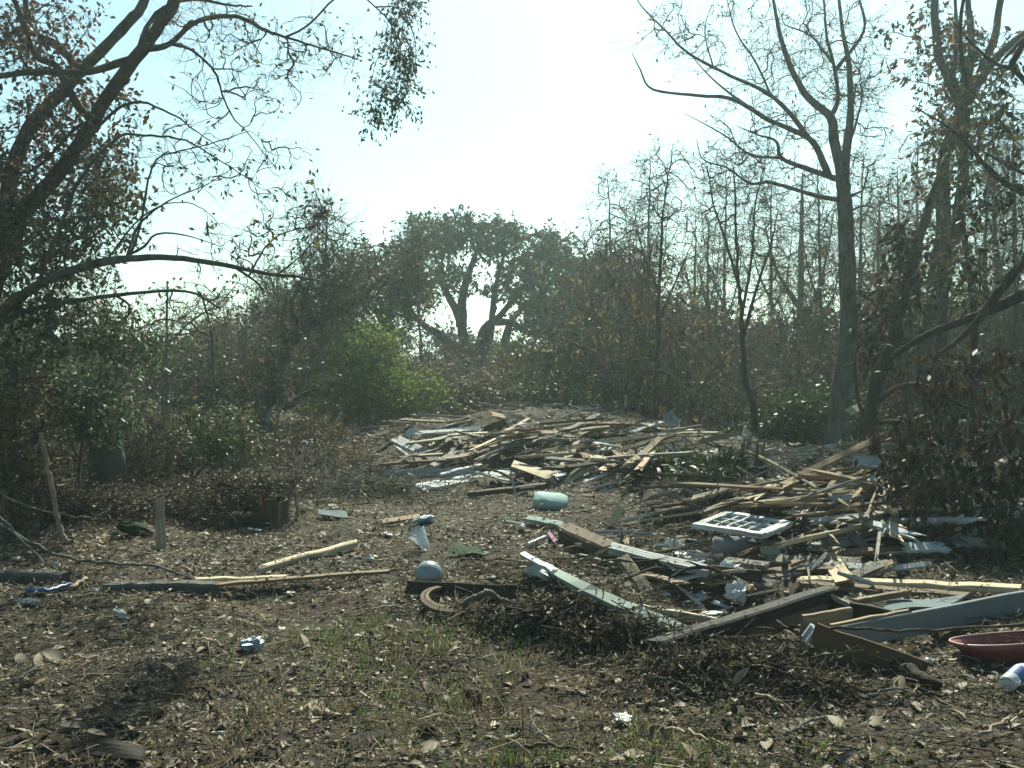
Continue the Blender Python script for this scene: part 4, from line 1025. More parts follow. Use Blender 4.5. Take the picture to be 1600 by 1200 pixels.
board('long thin tan lath lying level across the left heap', (582, 728, 14.6), (738, 721, 14.4), .05, .04, W_TAN, roll=10, seg=8, bow=.03, name='lath')
board('bluish grey siding board lying level under the tan lath', (600, 743, 13.9), (742, 740, 13.9), .17, .03, W_BLUE, roll=75, name='siding_board', cat='siding', ribs=2)
board('thin white strip slanting over the bluish siding', (688, 741, 13.5), (753, 725, 13.9), .05, .018, W_WHITE, roll=15, name='strip')
board('bright white ribbed siding panel pointing left in front of the heap', (655, 762, 13.1), (800, 737, 14.2), .21, .03, W_WHITE, roll=15, name='siding_board', cat='siding', ribs=3, seg=7)
board('slim pale strip pointing right toward the tan panel', (744, 738, 13.6), (808, 755, 13.0), .05, .02, W_WHITE2, roll=15, name='strip')
sheet('pale tan panel tilted up in the middle of the lumber', [(798, 731, 13.2), (864, 754, 12.9), (867, 740, 13.2), (803, 721, 13.6)], W_PALE, .02, wav=.004)
crumple('dull red cushion wedged under the pale tan panel', (826, 757), (.2, .14, .13), m_plain('dull_red_cloth', (.2, .05, .05), .9, .1), 'cushion', 'cushion', .06, 3)
board('short tan prop standing under the bluish siding', (623, 747, 13.6), (627, 769, 13.4), .07, .05, W_TAN, roll=0, name='post', cat='post')
board('brown plank half buried left of the white ribbed siding', (572, 757), (640, 770), .12, .05, W_BROWN, .1, .02, roll=60)
board('long dark beam lying level behind the mint cushion', (770, 758, 13.2), (1030, 751, 13.9), .12, .08, W_DARK, roll=15, seg=9, name='beam', cat='beam')
board('brown rail sloping up to the tan panel', (732, 772), (853, 759), .09, .06, W_BROWN, .04, .1, roll=15)
board('long tan rail running right behind the mint cushion', (846, 754, 13.2), (960, 786, 11.8), .09, .05, W_TAN, roll=15, seg=8)
board('thin pale lath below the long tan rail', (900, 766, 12.6), (962, 789, 11.6), .05, .03, W_PALE, roll=15, name='lath')

def cushion(label, px, L, w, h, rz, mat):
    o0 = G(*px) + np.array([0, 0, h * .45]); V = []; n = 12; r = np.random.default_rng(4)
    for i, s in enumerate(np.linspace(-1, 1, 9)):
        k = (1 - abs(s) ** 6) ** .5 if abs(s) < 1 else .0
        k = max(k, .72)
        for j in range(n):
            a = 2 * math.pi * j / n; c, sn = math.cos(a), math.sin(a)
            V.append((s * L / 2, math.copysign(abs(c) ** .45, c) * w / 2 * k, math.copysign(abs(sn) ** .45, sn) * h / 2 * k + r.normal() * .004))
    V = np.array(V); F = [(i * n + j, i * n + (j + 1) % n, (i + 1) * n + (j + 1) % n, (i + 1) * n + j) for i in range(8) for j in range(n)]
    V = np.concatenate([V, [[-L / 2 - .005, 0, 0], [L / 2 + .005, 0, 0]]])
    T = [(9 * n, (j + 1) % n, j) for j in range(n)] + [(9 * n + 1, 8 * n + j, 8 * n + (j + 1) % n) for j in range(n)]
    o = link('cushion', mesh_np('cushion', V, [np.array(F), np.array(T)], True), mat, None, o0)
    o.rotation_euler = (math.radians(24), math.radians(7), rz)
    return tag(o, label, 'cushion')
cushion('pale mint green rectangular cushion on the leaf covered ground', (860, 792), .36, .23, .13, math.radians(-4), PL_MINT)
cushion('rolled grey brown cushion slanting up below the window sash', (1158, 870), .55, .16, .17, math.radians(22), PL_GREY)

# --- middle heap by the straight sapling
board('uppermost of three white boards beside the straight sapling', (943, 702, 15.6), (1028, 713, 15.2), .16, .03, W_WHITE, roll=15, seg=7, bow=.02)
board('grey middle one of three boards beside the straight sapling', (937, 708, 15.2), (1016, 718, 14.9), .12, .03, W_GREY, roll=70, seg=6)
board('lowest bluish white one of three boards beside the straight sapling', (935, 716, 15), (1019, 722, 14.8), .13, .03, W_BLUE, roll=65, seg=6)
board('white slat lying right of the tan panel', (866, 745, 13.6), (906, 739, 14), .09, .03, W_WHITE2, roll=15)
board('pale splintered board low in the middle heap', (883, 738, 14.2), (913, 730, 14.6), .12, .03, W_PALE, roll=15, jag=.08)
board('short tan offcut right of the pale splintered board', (925, 737, 14.2), (948, 730, 14.5), .16, .03, W_PALE, roll=15)
board('grey post standing slanted at the front of the middle heap', (905, 752, 13.8), (926, 734, 14.2), .09, .06, W_GREY, roll=20)
board('thin stick crossing the middle heap steeply', (920, 711, 14.8), (928, 729, 14.4), .03, .03, W_GREY, name='lath')
board('bright white strip at the back of the middle heap', (868, 694, 17), (895, 692, 17), .09, .03, W_WHITE, roll=15)
board('small white block at the back of the middle heap', (899, 694, 16.8), (903, 700, 16.6), .1, .05, W_WHITE, roll=15)
board('orange brown board tilted behind the sapling', (994, 700, 17), (1013, 685, 17.4), .12, .03, W_TAN, roll=30)
board('slim grey rail rising behind the sapling', (1010, 708, 16.6), (1066, 693, 17.2), .08, .04, W_GREY, roll=15)
board('tall pale broken board leaning on the curved tree', (1160, 700, 17), (1168, 673, 17.2), .16, .03, W_PALE, roll=60, jag=.08)
board('cream board slanting up left of the curved tree', (1125, 702, 17), (1155, 684, 17.4), .18, .03, W_WHITE, roll=40, jag=.06)
board('white strip behind the spiky plants', (1078, 685, 18), (1122, 685, 18), .05, .02, W_WHITE2, name='strip')
board('pale grey board upended in the brush behind the sapling', (1043, 645, 20), (1056, 665, 19.8), .2, .03, W_BLUE, roll=60)
board('small white panel in the brush beyond the sapling', (1014, 604, 27), (1017, 614, 27), .22, .03, W_WHITE, roll=90)
board('long weathered board leaning in the brush behind the oak side of the clearing', (752, 577, 27), (792, 612, 25), .12, .04, W_TAN, roll=30)
sheet('white scrap of siding left of the window sash', [(1004, 781), (1030, 777), (1046, 768), (1022, 770)], W_WHITE2, .015, 'siding_scrap', 'siding', (.02, .05, .16, .12), .004)
sheet('small tan panel tilted in the leaves below the long rail', [(950, 817), (962, 820), (976, 794), (966, 790)], W_PALE, .02, 'panel', 'panel', (.02, .02, .18, .18), .002)
stick('upper of two long brown poles behind the window sash', [(1017, 797), (1060, 789), (1132, 774)], .04, .028, BK_BROWN, 'pole', 'pole', zs=[.05, .08, .15])
stick('lower thicker brown pole behind the window sash', [(1022, 803), (1075, 797), (1112, 780), (1140, 770)], .055, .03, BK_BROWN, 'pole', 'pole', zs=[.05, .06, .1, .16])
stick('smooth grey pipe running behind the window sash', [(1095, 805), (1165, 790), (1230, 772)], .038, .038, W_GREY, 'pipe', 'pipe', zs=[.06, .1, .16], lump=0, sides=10)
board('long level brown pole across the right heap', (1097, 768, 12.6), (1316, 764, 12.6), .045, .04, W_TAN, seg=9, bow=.02, name='pole', cat='pole')
board('long thin grey pole rising to the magnolia trunk', (1150, 798, 11.4), (1357, 731, 13), .05, .05, W_GREY, seg=9, name='pole', cat='pole')
board('bright pale stud rising steeply right of the window sash', (1231, 812, 11.0), (1353, 752, 12), .09, .045, W_PALE, roll=15, seg=8, name='stud', cat='stud')
board('maroon painted beam passing under the pale stud', (1192, 807, 11.4), (1347, 768, 12.2), .11, .07, W_MAROON, roll=15, seg=8, name='beam', cat='beam')
board('short tan lath behind the pale stud', (1274, 765, 12.7), (1308, 773, 12.2), .1, .02, W_TAN, roll=15, name='lath')
board('dark green pipe lying behind the white board', (1212, 840), (1373, 821), .07, .06, W_GREEN, .05, .08, roll=15, seg=8, name='pipe', cat='pipe')
board('long white board below the dark green pipe', (1229, 845), (1345, 841), .12, .03, W_WHITE, .05, .06, roll=62, seg=7)
board('short white strip standing by the sash corner', (1217, 846, 9.45), (1222, 827, 9.5), .04, .02, W_WHITE, name='strip')
board('grey tan board leaning forward right of the white board', (1325, 828), (1352, 858), .11, .025, W_GREY, .14, .02, roll=15)
board('long brown board edge below the white board', (1268, 866), (1406, 859), .08, .04, W_TAN, .03, .05, roll=15, seg=8)
sheet('white flat sheet under the magnolia leaves', [(1364, 868), (1450, 862), (1450, 852), (1400, 858)], W_WHITE, .015, 'sheet', 'sheet', (.03, .05, .07, .06), .004)
board('thin pale stick slanting up from the beige card', (1213, 886, 9.0), (1287, 854, 9.6), .03, .03, W_PALE, name='lath')
sheet('square beige card standing below the window sash', [(1194, 886), (1231, 881), (1227, 850, G(1231, 881)[1] + .06), (1186, 855, G(1194, 886)[1] + .06)], PL_CARD, .012, 'card_panel', 'panel', (.0, .0, 0, 0), .004)
board('wide short tan plank lying across the twin boards', (1297, 873), (1321, 909), .14, .025, W_PALE, .04, .09, roll=15)
board('back one of twin long tan boards lying level at the right', (1252, 906), (1590, 921), .075, .05, W_PALE, .06, .05, roll=15, seg=10)
board('front one of twin long tan boards lying level at the right', (1250, 913), (1515, 933), .07, .05, W_TAN, .05, .03, roll=15, seg=10)
board('short pale rail above the twin boards', (1317, 889), (1365, 885), .06, .04, W_PALE, roll=15)
board('green grey board left of the rolled cushion', (1040, 845), (1106, 850), .1, .03, W_MINT, .03, .04, roll=15)
board('tan board under the front edge of the window sash', (1090, 842, 10.1), (1148, 845, 10.1), .07, .03, W_TAN, roll=15)
board('dark rail with a white edge left of the rolled cushion', (1042, 848), (1110, 877), .09, .04, W_WHITE2, .06, .03, roll=55)
board('bluish strip under the left side of the rolled cushion', (1078, 884), (1106, 877), .06, .03, W_BLUE, .03, .05)
board('short pale lath rising beside the rolled cushion', (1116, 890), (1146, 879), .05, .03, W_PALE, .05, .12, name='lath')
board('small tan board prop at the edge of the sash', (1090, 794, 11), (1106, 812, 10.7), .06, .03, W_TAN)

# --- white window sash: frame members and panes are parts
def sash():
    c = [PT(p, z) for p, z in (((1084, 822), .24), ((1131, 801), .24), ((1243, 818), .24), ((1188, 839), .24))]
    o = sum(c) / 4
    # the narrow sides run c0-c1 and c3-c2; the long sides c0-c3 and c1-c2
    ex = unit((c[3] - c[0]) + (c[2] - c[1])); nz = unit(np.cross(ex, (c[1] - c[0]) + (c[2] - c[3]))); ey = np.cross(nz, ex)
    Lx = np.linalg.norm((c[3] - c[0]) + (c[2] - c[1])) / 2; Ly = np.linalg.norm((c[1] - c[0]) + (c[2] - c[3])) / 2
    root = empty('window_sash', o, 'white window sash with many small panes lying flat on the lumber', 'window')
    m = Matrix.Identity(4)
    for i in range(3): m[i][0] = ex[i]; m[i][1] = ey[i]; m[i][2] = nz[i]; m[i][3] = o[i]
    root.matrix_world = m
    r = np.random.default_rng(8); w = .082
    def mem(name, x0, y0, x1, y1, ww, t, z=0):
        L = math.hypot(x1 - x0, y1 - y0)
        ob = link(name, board_mesh(L, ww, t, r, 6, .006, name=name), W_SASH, root)
        ob.location = ((x0 + x1) / 2, (y0 + y1) / 2, z); ob.rotation_euler = (0, 0, math.atan2(y1 - y0, x1 - x0))
    hx, hy = Lx / 2, Ly / 2
    mem('stile', -hx, -hy + w / 2, hx, -hy + w / 2, w, .045); mem('stile', -hx, hy - w / 2, hx, hy - w / 2, w, .045)
    mem('rail', -hx + w / 2, -hy + w, -hx + w / 2, hy - w, w, .043, -.001); mem('rail', hx - w / 2, -hy + w, hx - w / 2, hy - w, w * 1.2, .043, -.001)
    nx, ny = 5, 3; gx0, gx1 = -hx + w, hx - w * 1.1; gy0, gy1 = -hy + w, hy - w
    for i in range(1, nx): x = gx0 + (gx1 - gx0) * i / nx; mem('muntin', x, gy0, x, gy1, .02, .03, .002)
    for j in range(1, ny): y = gy0 + (gy1 - gy0) * j / ny; mem('muntin', gx0, y, gx1, y, .018, .026, .0)
    pw, ph = (gx1 - gx0) / nx, (gy1 - gy0) / ny
    V = np.array([(-.5 * pw, -.5 * ph, z) for z in (0, .003)] + [(.5 * pw, -.5 * ph, z) for z in (0, .003)] + [(.5 * pw, .5 * ph, z) for z in (0, .003)] + [(-.5 * pw, .5 * ph, z) for z in (0, .003)])
    F = np.array([(0, 6, 4, 2), (1, 3, 5, 7), (0, 2, 3, 1), (2, 4, 5, 3), (4, 6, 7, 5), (6, 0, 1, 7)])
    pm = mesh_np('pane', V, F); pm.materials.append(GLASS)
    for i in range(nx):
        for j in range(ny):
            if (i * 7 + j * 3) % 5 in (0, 2): continue        # several panes are broken out
            ob = link('pane', pm, None, root); ob.location = (gx0 + pw * (i + .5), gy0 + ph * (j + .5), -.008)
sash()

# --- front lumber
board('dark brown rotten beam left of the ribbed white board', (883, 829), (957, 862), .16, .12, W_BROWN, .06, .08, roll=15, seg=6, name='beam', cat='beam', jag=.05)
board('long ribbed greyish white board ending in the dark hollow', (956, 857), (1106, 893), .13, .05, W_WHITE2, .14, .14, roll=10, seg=8, name='siding_board', cat='siding', ribs=3)
board('brown plank under the ribbed greyish board with a tan end', (1020, 886), (1112, 903), .15, .05, W_TAN, .05, .08, roll=60, seg=6)
board('thin pale lath in front of the ribbed greyish board', (905, 867), (985, 886), .03, .02, W_GREY, .05, .06, name='lath', seg=6)
board('long dark plank added for the shade in the hollow below the ribbed board', (985, 884), (1190, 905), .14, .05, W_DARK, .06, .06, roll=60, seg=8)  # added dark plank, its tone stands in for the hollow's shadow
board('pale tan board leaning steeply across the ribbed board', (973, 870), (1012, 926), .1, .028, W_PALE, .16, .03, roll=15, seg=6)
board('slim dark stake leaning left of the pale tan board', (973, 880, 8.4), (985, 930, 7.5), .05, .03, W_BROWN, roll=20, name='stake', cat='stake')
sheet('small brown panel leaning behind the mint green long board', [(946, 932), (972, 940), (966, 914, G(972, 940)[1] + .08), (944, 919, G(946, 932)[1] + .08)], W_TAN, .018, 'panel', 'panel', (.0, .0, 0, 0), .003)
def long_board():
    pts = [PT(p, z) for p, z in (((817, 866), .10), ((880, 902), .14), ((950, 937), .16), ((1010, 962), .10), ((1076, 992), .04))]
    c = crom(np.array(pts), 4); n = len(c); f = np.linspace(0, 1, n)
    V = []; t = unit(np.gradient(c, axis=0)); side = unit(np.cross(t, [[0, 0, 1.]])); up = np.cross(side, t)
    w = np.interp(f, [0, .3, .6, 1], [.05, .07, .12, .15]); ro = np.interp(f, [0, .35, .6, 1], [-.1, -.25, -.25, -.15])
    o = c[0].copy(); k = 4
    for i in range(n):
        y = side[i] * math.cos(ro[i]) + up[i] * math.sin(ro[i]); z = up[i] * math.cos(ro[i]) - side[i] * math.sin(ro[i])
        for a, b in ((-.5, -.5), (.5, -.5), (.5, .5), (-.5, .5)): V.append(c[i] - o + y * a * w[i] + z * b * .03 + RNG.normal(size=3) * .002)
    F = [(i * k + j, i * k + (j + 1) % k, (i + 1) * k + (j + 1) % k, (i + 1) * k + j) for i in range(n - 1) for j in range(k)] + [(3, 2, 1, 0), tuple((n - 1) * k + j for j in range(4))]
    tag(link('plank', mesh_np('plank', np.array(V), np.array(F)), W_MINT, None, o), 'long pale green grey board twisting down beside the uprooted mass', 'plank')
long_board()
board('narrow white strip at the top end of the long pale green board', (816, 866), (868, 893), .05, .02, W_WHITE, .14, .18, roll=15, name='strip')
crumple('white crumpled plastic behind the top of the long pale green board', (845, 903), (.2, .12, .07), PL_WHITE, 'plastic_scrap', 'plastic', .02, 5, None, .9)
board('long tan stick lying beside the lower end of the pale green board', (990, 948), (1143, 975), .05, .045, W_PALE, .05, .05, seg=8, name='pole', cat='pole')
board('long dark plank rising to the right over the leaf mound', (1024, 1012), (1300, 925), .15, .08, W_BLACK, .07, .26, roll=-9, seg=10)
board('dark plank lying under the rising dark plank', (1075, 1010), (1285, 945), .16, .06, W_DARK, .02, .06, roll=60, seg=8)
# box-like panels in the right foreground
def slab(label, top0, top1, y0, hgt, mat, th=.03, Y0=6.6, Y1=6.6, lean=0.0, edge=None, name='panel'):
    A = P(*top0, Y0); B = P(*top1, Y1)
    m, L = frame(A, B, math.radians(90 + lean))
    r = np.random.default_rng(int(top0[0]))
    root = None
    o = link(name, board_mesh(L, hgt, th, r, 5, .01, name=name), mat); off = Matrix.Translation((0, -hgt / 2, 0))
    o.matrix_world = m @ off
    return tag(o, label, 'panel')
slab('brown plywood sheet with a pale top edge sloping down to the right', (1277, 974), (1452, 1034), 0, .30, PL_PLY, .018, 5.78, 5.72, 12)
slab('brown board standing on edge behind the plywood sheet', (1254, 961), (1330, 948), 0, .22, W_TAN, .03, 6.15, 6.35, 4)
slab('dark board sloping right at the back of the broken box', (1297, 931), (1398, 955), 0, .20, W_DARK, .03, 6.75, 6.3, 0)
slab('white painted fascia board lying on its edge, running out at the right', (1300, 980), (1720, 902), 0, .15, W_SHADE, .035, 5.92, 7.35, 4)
board('thin wood batten along the top of the white fascia', (1300, 977, 5.95), (1420, 955, 6.3), .03, .02, W_TAN, seg=6, name='batten', cat='batten')
board('pale offcut on top of the broken box', (1297, 928), (1327, 943), .12, .03, W_GREY, .26, .2, roll=0)
board('tan rail running up behind the broken box', (1335, 940), (1422, 925), .05, .04, W_TAN, .12, .1, seg=6)
sheet('dark blue grey sheet strewn with leaves behind the fascia', [(1375, 958), (1470, 950), (1520, 930), (1390, 942)], PL_SLATE, .012, 'sheet', 'sheet', (.06, .06, .05, .05), .012)
board('white board end showing left of the plywood', (1262, 985, 6.0), (1270, 1000, 5.9), .1, .03, W_BLUE, roll=60)
stick('long thin cable sagging across the right foreground', [(1150, 978), (1225, 983), (1310, 982, 5.7), (1387, 986, 5.75), (1500, 981, 5.9), (1640, 972, 6.2)], .009, .009, BK_BROWN, 'cable', 'cable', 6, [.08, .08, 0, 0, 0, 0], lump=.05)
stick('slanting thin branch over the leaf mound left of the plywood', [(1195, 960), (1245, 990), (1312, 1032)], .012, .007, BK_BROWN, zs=[.12, .12, .03])
stick('thick dark root lying in front of the plywood', [(1398, 1040), (1430, 1052), (1465, 1075)], .035, .03, BK_DARK, 'root', 'root', zs=[.04, .05, .03])

# --- red wheelbarrow tray
def tray():
    c = G(1590, 1022); o = np.array([P(1590, 1000, c[1])[0], c[1] , c[2] - .02])
    root = empty('wheelbarrow_tray', o, 'red metal wheelbarrow tray lying in the leaves at the right edge', 'wheelbarrow')
    n = 40
    def ringp(a, b, z, k=.75): 
        t = np.linspace(0, 2 * np.pi, n, endpoint=False)
        return np.stack([np.sign(np.cos(t)) * np.abs(np.cos(t)) ** k * a, np.sign(np.sin(t)) * np.abs(np.sin(t)) ** k * b, np.full(n, z)], 1)
    rings = [ringp(.24, .12, .0), ringp(.27, .14, .012), ringp(.34, .18, .075), ringp(.375, .2, .11), ringp(.365, .192, .11), ringp(.33, .172, .075), ringp(.262, .132, .02), ringp(.23, .11, .012)]
    V = np.concatenate(rings + [[[0, 0, 0.0]], [[0, 0, .012]]]); k = len(rings)
    F = np.array([(i * n + j, i * n + (j + 1) % n, (i + 1) * n + (j + 1) % n, (i + 1) * n + j) for i in range(k - 1) for j in range(n)])
    T = np.array([(k * n, (j + 1) % n, j) for j in range(n)] + [(k * n + 1, (k - 1) * n + j, (k - 1) * n + (j + 1) % n) for j in range(n)])
    link('pan', mesh_np('pan', V, [F, T], True), PL_RED, root)
    t = np.linspace(0, 2 * np.pi, n + 1); rp = np.concatenate([ringp(.373, .198, .112), ringp(.373, .198, .112)[:1]])
    link('rolled_rim', Tubes().add(rp, np.full(n + 1, .007), 6, cap=False).build('rolled_rim', m_plain('rubbed_red_rim', (.38, .2, .17), .5, .4)).data, None, root)
    bpy.data.objects.remove([ob for ob in COL.objects if ob.name.startswith('rolled_rim') and ob.parent is None][0])
    root.rotation_euler = (math.radians(-7), math.radians(-3), math.radians(6))
tray()

def bottle(label, px, L, r, rz, tilt):
    o = G(*px) + np.array([0, 0, r * .9]); root = empty('plastic_bottle', o, label, 'bottle'); n = 20
    prof = [(0, 0), (.7, 0), (.95, .02), (1, .06), (1, .3), (.97, .31), (1, .33), (1, .62), (.9, .7), (.6, .84), (.32, .92), (.32, .98)]
    t = np.linspace(0, 2 * np.pi, n, endpoint=False)
    def lathe(pr, sc=1.0):
        V = np.concatenate([np.stack([np.full(n, z * L), np.cos(t) * a * r * sc, np.sin(t) * a * r * sc], 1) for a, z in pr])
        F = np.array([(i * n + j, i * n + (j + 1) % n, (i + 1) * n + (j + 1) % n, (i + 1) * n + j) for i in range(len(pr) - 1) for j in range(n)])
        return V, F
    V, F = lathe(prof); link('body', mesh_np('body', V, F, True), PL_CLEAR, root)
    V, F = lathe([(1, .26), (1, .6)], 1.02); link('paper_label', mesh_np('paper_label', V, F, True), m_plain('blue_paper_label', (.10, .16, .34), .5, .3, damt=.2), root)
    V, F = lathe([(.36, .94), (.36, 1.0), (0, 1.0)]); link('cap', mesh_np('cap', V, F, True), PL_WHITE, root)
    root.rotation_euler = (0, -tilt, rz)
bottle('clear plastic bottle with a blue label at the right edge', (1572, 1082), .26, .045, math.radians(38), math.radians(14))

# --- trash in the hollow
crumple('white plastic bag with a blue tip in the hollow', (1150, 944), (.2, .16, .14), PL_WHITE, dz=.05, seed=21, rough=.5)
crumple('pale blue rag left of the white plastic bag', (1094, 940), (.14, .1, .05), PL_LBLUE, 'rag', 'cloth', .02, 22)
sheet('pale blue strip of plastic between the rag and the bag', [(1110, 942), (1138, 952), (1142, 949), (1116, 938)], PL_LBLUE, .006, 'plastic_strip', 'plastic', (.04,) * 4, .004)
crumple('little white cup left of the pale blue rag', (1041, 940), (.07, .07, .06), PL_WHITE, 'cup', 'cup', .02, 23)
sheet('broad pale splinter of siding in front of the white bag', [(1090, 965), (1135, 962), (1140, 956), (1095, 958)], W_WHITE2, .012, 'siding_scrap', 'siding', (.03,) * 4, .004)
crumple('round pale stone under the rising dark plank', (1128, 997), (.12, .09, .08), PL_CONC, 'stone', 'stone', .02, 24, rough=.15)
crumple('pale plastic jug above the white bag', (1135, 905), (.12, .1, .13), PL_CLEAR, 'jug', 'jug', .05, 25, rough=.2)
crumple('scattered white paper under the ribbed board', (1068, 874), (.26, .12, .05), PL_WHITE, 'paper', 'paper', .02, 26, rough=.6)

# --- centre clearing
def dome():
    o = G(668, 914) + np.array([0, .12, 0]); n = 24; rr = .105
    root = empty('glass_globe', o, 'grey white glass lamp globe half hidden by the dark board', 'lamp globe')
    V = []; k = 10
    for i in range(k + 1):
        th = math.radians(5 + 115 * i / k)
        for j in range(n): a = 2 * math.pi * j / n; V.append((rr * math.sin(th) * math.cos(a), rr * math.sin(th) * math.sin(a), rr * math.cos(th) + .05))
    F = [(i * n + j, (i + 1) * n + j, (i + 1) * n + (j + 1) % n, i * n + (j + 1) % n) for i in range(k) for j in range(n)]
    F = F + []
    V = np.array(V); T = [(len(V), j, (j + 1) % n) for j in range(n)]; V = np.concatenate([V, [[0, 0, rr + .05]]])
    link('globe', mesh_np('globe', V, [np.array(F), np.array(T)], True), m_plain('milky_glass', (.24, .28, .29), .3, .6, damt=.25), root)
    link('collar', Tubes().add(np.array([[math.cos(a) * .092, math.sin(a) * .092, .002] for a in np.linspace(0, 2 * np.pi, 25)]), np.full(25, .012), 6, cap=False).build('collar', PL_BLACK).data, None, root)
    for ob in [ob for ob in COL.objects if ob.name.startswith('collar') and ob.parent is None]: bpy.data.objects.remove(ob)
dome()
board('dark board on edge in front of the glass globe', (637, 917), (802, 926), .09, .03, W_DARK, .06, .05, roll=75, seg=8)
def hoop():
    c = [G(690, 942), G(657, 938), G(722, 957), G(690, 926)]
    o = G(700, 942) + np.array([0, 0, .03]); root = empty('wooden_hoop', o, 'flat curved wooden hoop lying broken in the leaves', 'hoop')
    for name, r0, w, z, a0, a1 in (('outer_band', .17, .026, -.012, 110, 290), ('inner_band', .14, .022, -.004, 115, 265)):
        t = np.radians(np.linspace(a0, a1, 26)); V = []
        for a in t:
            for rr, zz in ((r0 - w / 2, z), (r0 + w / 2, z - .01), (r0 + w / 2, z + .014), (r0 - w / 2, z + .022)): V.append((rr * math.cos(a), rr * 1.25 * math.sin(a), zz))
        F = [(i * 4 + j, i * 4 + (j + 1) % 4, i * 4 + 4 + (j + 1) % 4, i * 4 + 4 + j) for i in range(25) for j in range(4)] + [(3, 2, 1, 0), (100, 101, 102, 103)]
        link(name, mesh_np(name, np.array(V), np.array(F)), W_TAN if name == 'inner_band' else W_BROWN, root)
    root.rotation_euler = (math.radians(8), math.radians(6), 0)
hoop()
stick('bent grey branch beside the wooden hoop', [(722, 946), (745, 932), (762, 926), (780, 936), (797, 941)], .024, .014, BK_GREY, zs=[.04, .09, .14, .08, .03])
def clear_bag():
    o = G(668, 862); r = np.random.default_rng(9); V = []; n = 16; k = 7
    for i in range(k + 1):
        s = i / k; rad = .02 + .085 * s ** .8
        for j in range(n):
            a = 2 * math.pi * j / n; q = 1 + .16 * (r.random() - .5)
            V.append((rad * math.cos(a) * q * .8, rad * math.sin(a) * q, s * .2 * (1 + .05 * r.normal())))
    F = [(i * n + j, i * n + (j + 1) % n, (i + 1) * n + (j + 1) % n, (i + 1) * n + j) for i in range(k) for j in range(n)] + [tuple(range(3, -1, -1))]
    ob = link('plastic_bag', mesh_np('plastic_bag', np.array(V), np.array(F)), PL_CLEAR, None, o + np.array([0, 0, .02]))
    ob.rotation_euler = (math.radians(-30), math.radians(-28), math.radians(20))
    tag(ob, 'clear crumpled plastic cone standing in the middle of the clearing', 'plastic')
clear_bag()
sheet('dark green cloth lying flat right of the clear plastic cone', [(702, 868), (760, 870), (748, 852), (706, 852)], PL_DGREEN, .01, 'cloth', 'cloth', (.02, .02, .05, .05), .02)
crumple('pale blue cloth scrap above the clear plastic cone', (662, 817), (.28, .14, .06), PL_LBLUE, 'cloth_scrap', 'cloth', .02, 31)
board('green plastic strip bent in the twigs', (581, 791, 11.5), (593, 804, 11.3), .04, .012, PL_GREEN, roll=30, name='plastic_strip', cat='plastic')
board('tan plank lying below the green strip', (595, 817), (656, 807), .1, .03, W_TAN, roll=15)
board('grey green board fragment below the mint cushion', (822, 809), (879, 821), .1, .03, W_MINT, .05, .03, roll=15, jag=.06)
crumple('small white tin below the grey green fragment', (816, 829), (.1, .06, .05), PL_WHITE, 'tin', 'tin', .02, 32)
board('short white stick pointing up right of the small tin', (824, 851), (853, 839), .035, .03, W_WHITE, .03, .06, name='stick', cat='stick')
sheet('purple scrap of cloth beside the rotten beam', [(855, 834), (866, 848), (871, 845), (860, 831)], PL_PINK, .006, 'cloth_scrap', 'cloth', (.04,) * 4, .004)
board('short square timber lying diagonally in the left clearing', (408, 889), (557, 849), .065, .055, W_PALE, .04, .05, roll=5, seg=7, jag=.04, name='timber', cat='timber')
board('long thin pale board lying nearly level across the left clearing', (340, 914), (608, 892), .05, .022, W_TAN, .05, .05, roll=8, seg=9)
board('thin pale strip just above the long thin board', (304, 905), (446, 902), .035, .02, W_PALE, .05, .05, roll=15, seg=6, name='strip')
crumple('crumpled pale blue plastic bag on the foreground leaves', (394, 1014), (.17, .12, .07), PL_LBLUE, dz=.01, seed=33, rough=.5)
crumple('folded white paper on the foreground leaves at bottom right', (975, 1129), (.12, .09, .035), PL_WHITE, 'paper', 'paper', .01, 34, rough=.5)
crumple('grey white rag at the left foreground edge', (41, 946), (.15, .1, .05), m_plain('grey_rag', (.45, .43, .4), .9, .1), 'rag', 'cloth', .01, 35, rough=.5)
crumple('small white paper twist left of the dark timber shadow', (188, 964), (.13, .05, .04), PL_WHITE, 'paper', 'paper', .01, 36, rough=.6)
crumple('tiny pale blue wrapper behind the thin boards', (578, 877), (.08, .05, .03), PL_LBLUE, 'wrapper', 'wrapper', .01, 37)
crumple('small white scrap in front of the plywood sheet', (1322, 1027), (.06, .05, .07), PL_WHITE, 'paper', 'paper', .01, 38)
crumple('small white curl of plastic right of the plywood sheet', (1452, 1037), (.07, .04, .03), PL_WHITE, 'plastic_scrap', 'plastic', .01, 39)
for i, (px, py, s) in enumerate([(503, 840, .12), (606, 838, .13), (700, 826, .07), (520, 796, .16), (770, 905, .07), (455, 930, .08), (285, 800, .14), (150, 925, .07), (890, 775, .08), (915, 800, .07), (800, 946, .05), (1000, 868, .09), (1042, 862, .09), (985, 905, .07), (1240, 900, .1), (1225, 880, .08), (88, 885, .08), (28, 876, .08), (300, 870, .06), (740, 1098, .05)]):
    crumple('small crumpled white paper scrap among the dead leaves', (px, py), (s, s * .6, s * .3), PL_WHITE if i % 3 else m_plain('cream_paper', (.55, .5, .4), .9, .1), 'paper_scrap', 'paper', .01, 50 + i, 'white scraps scattered over the clearing', .6)

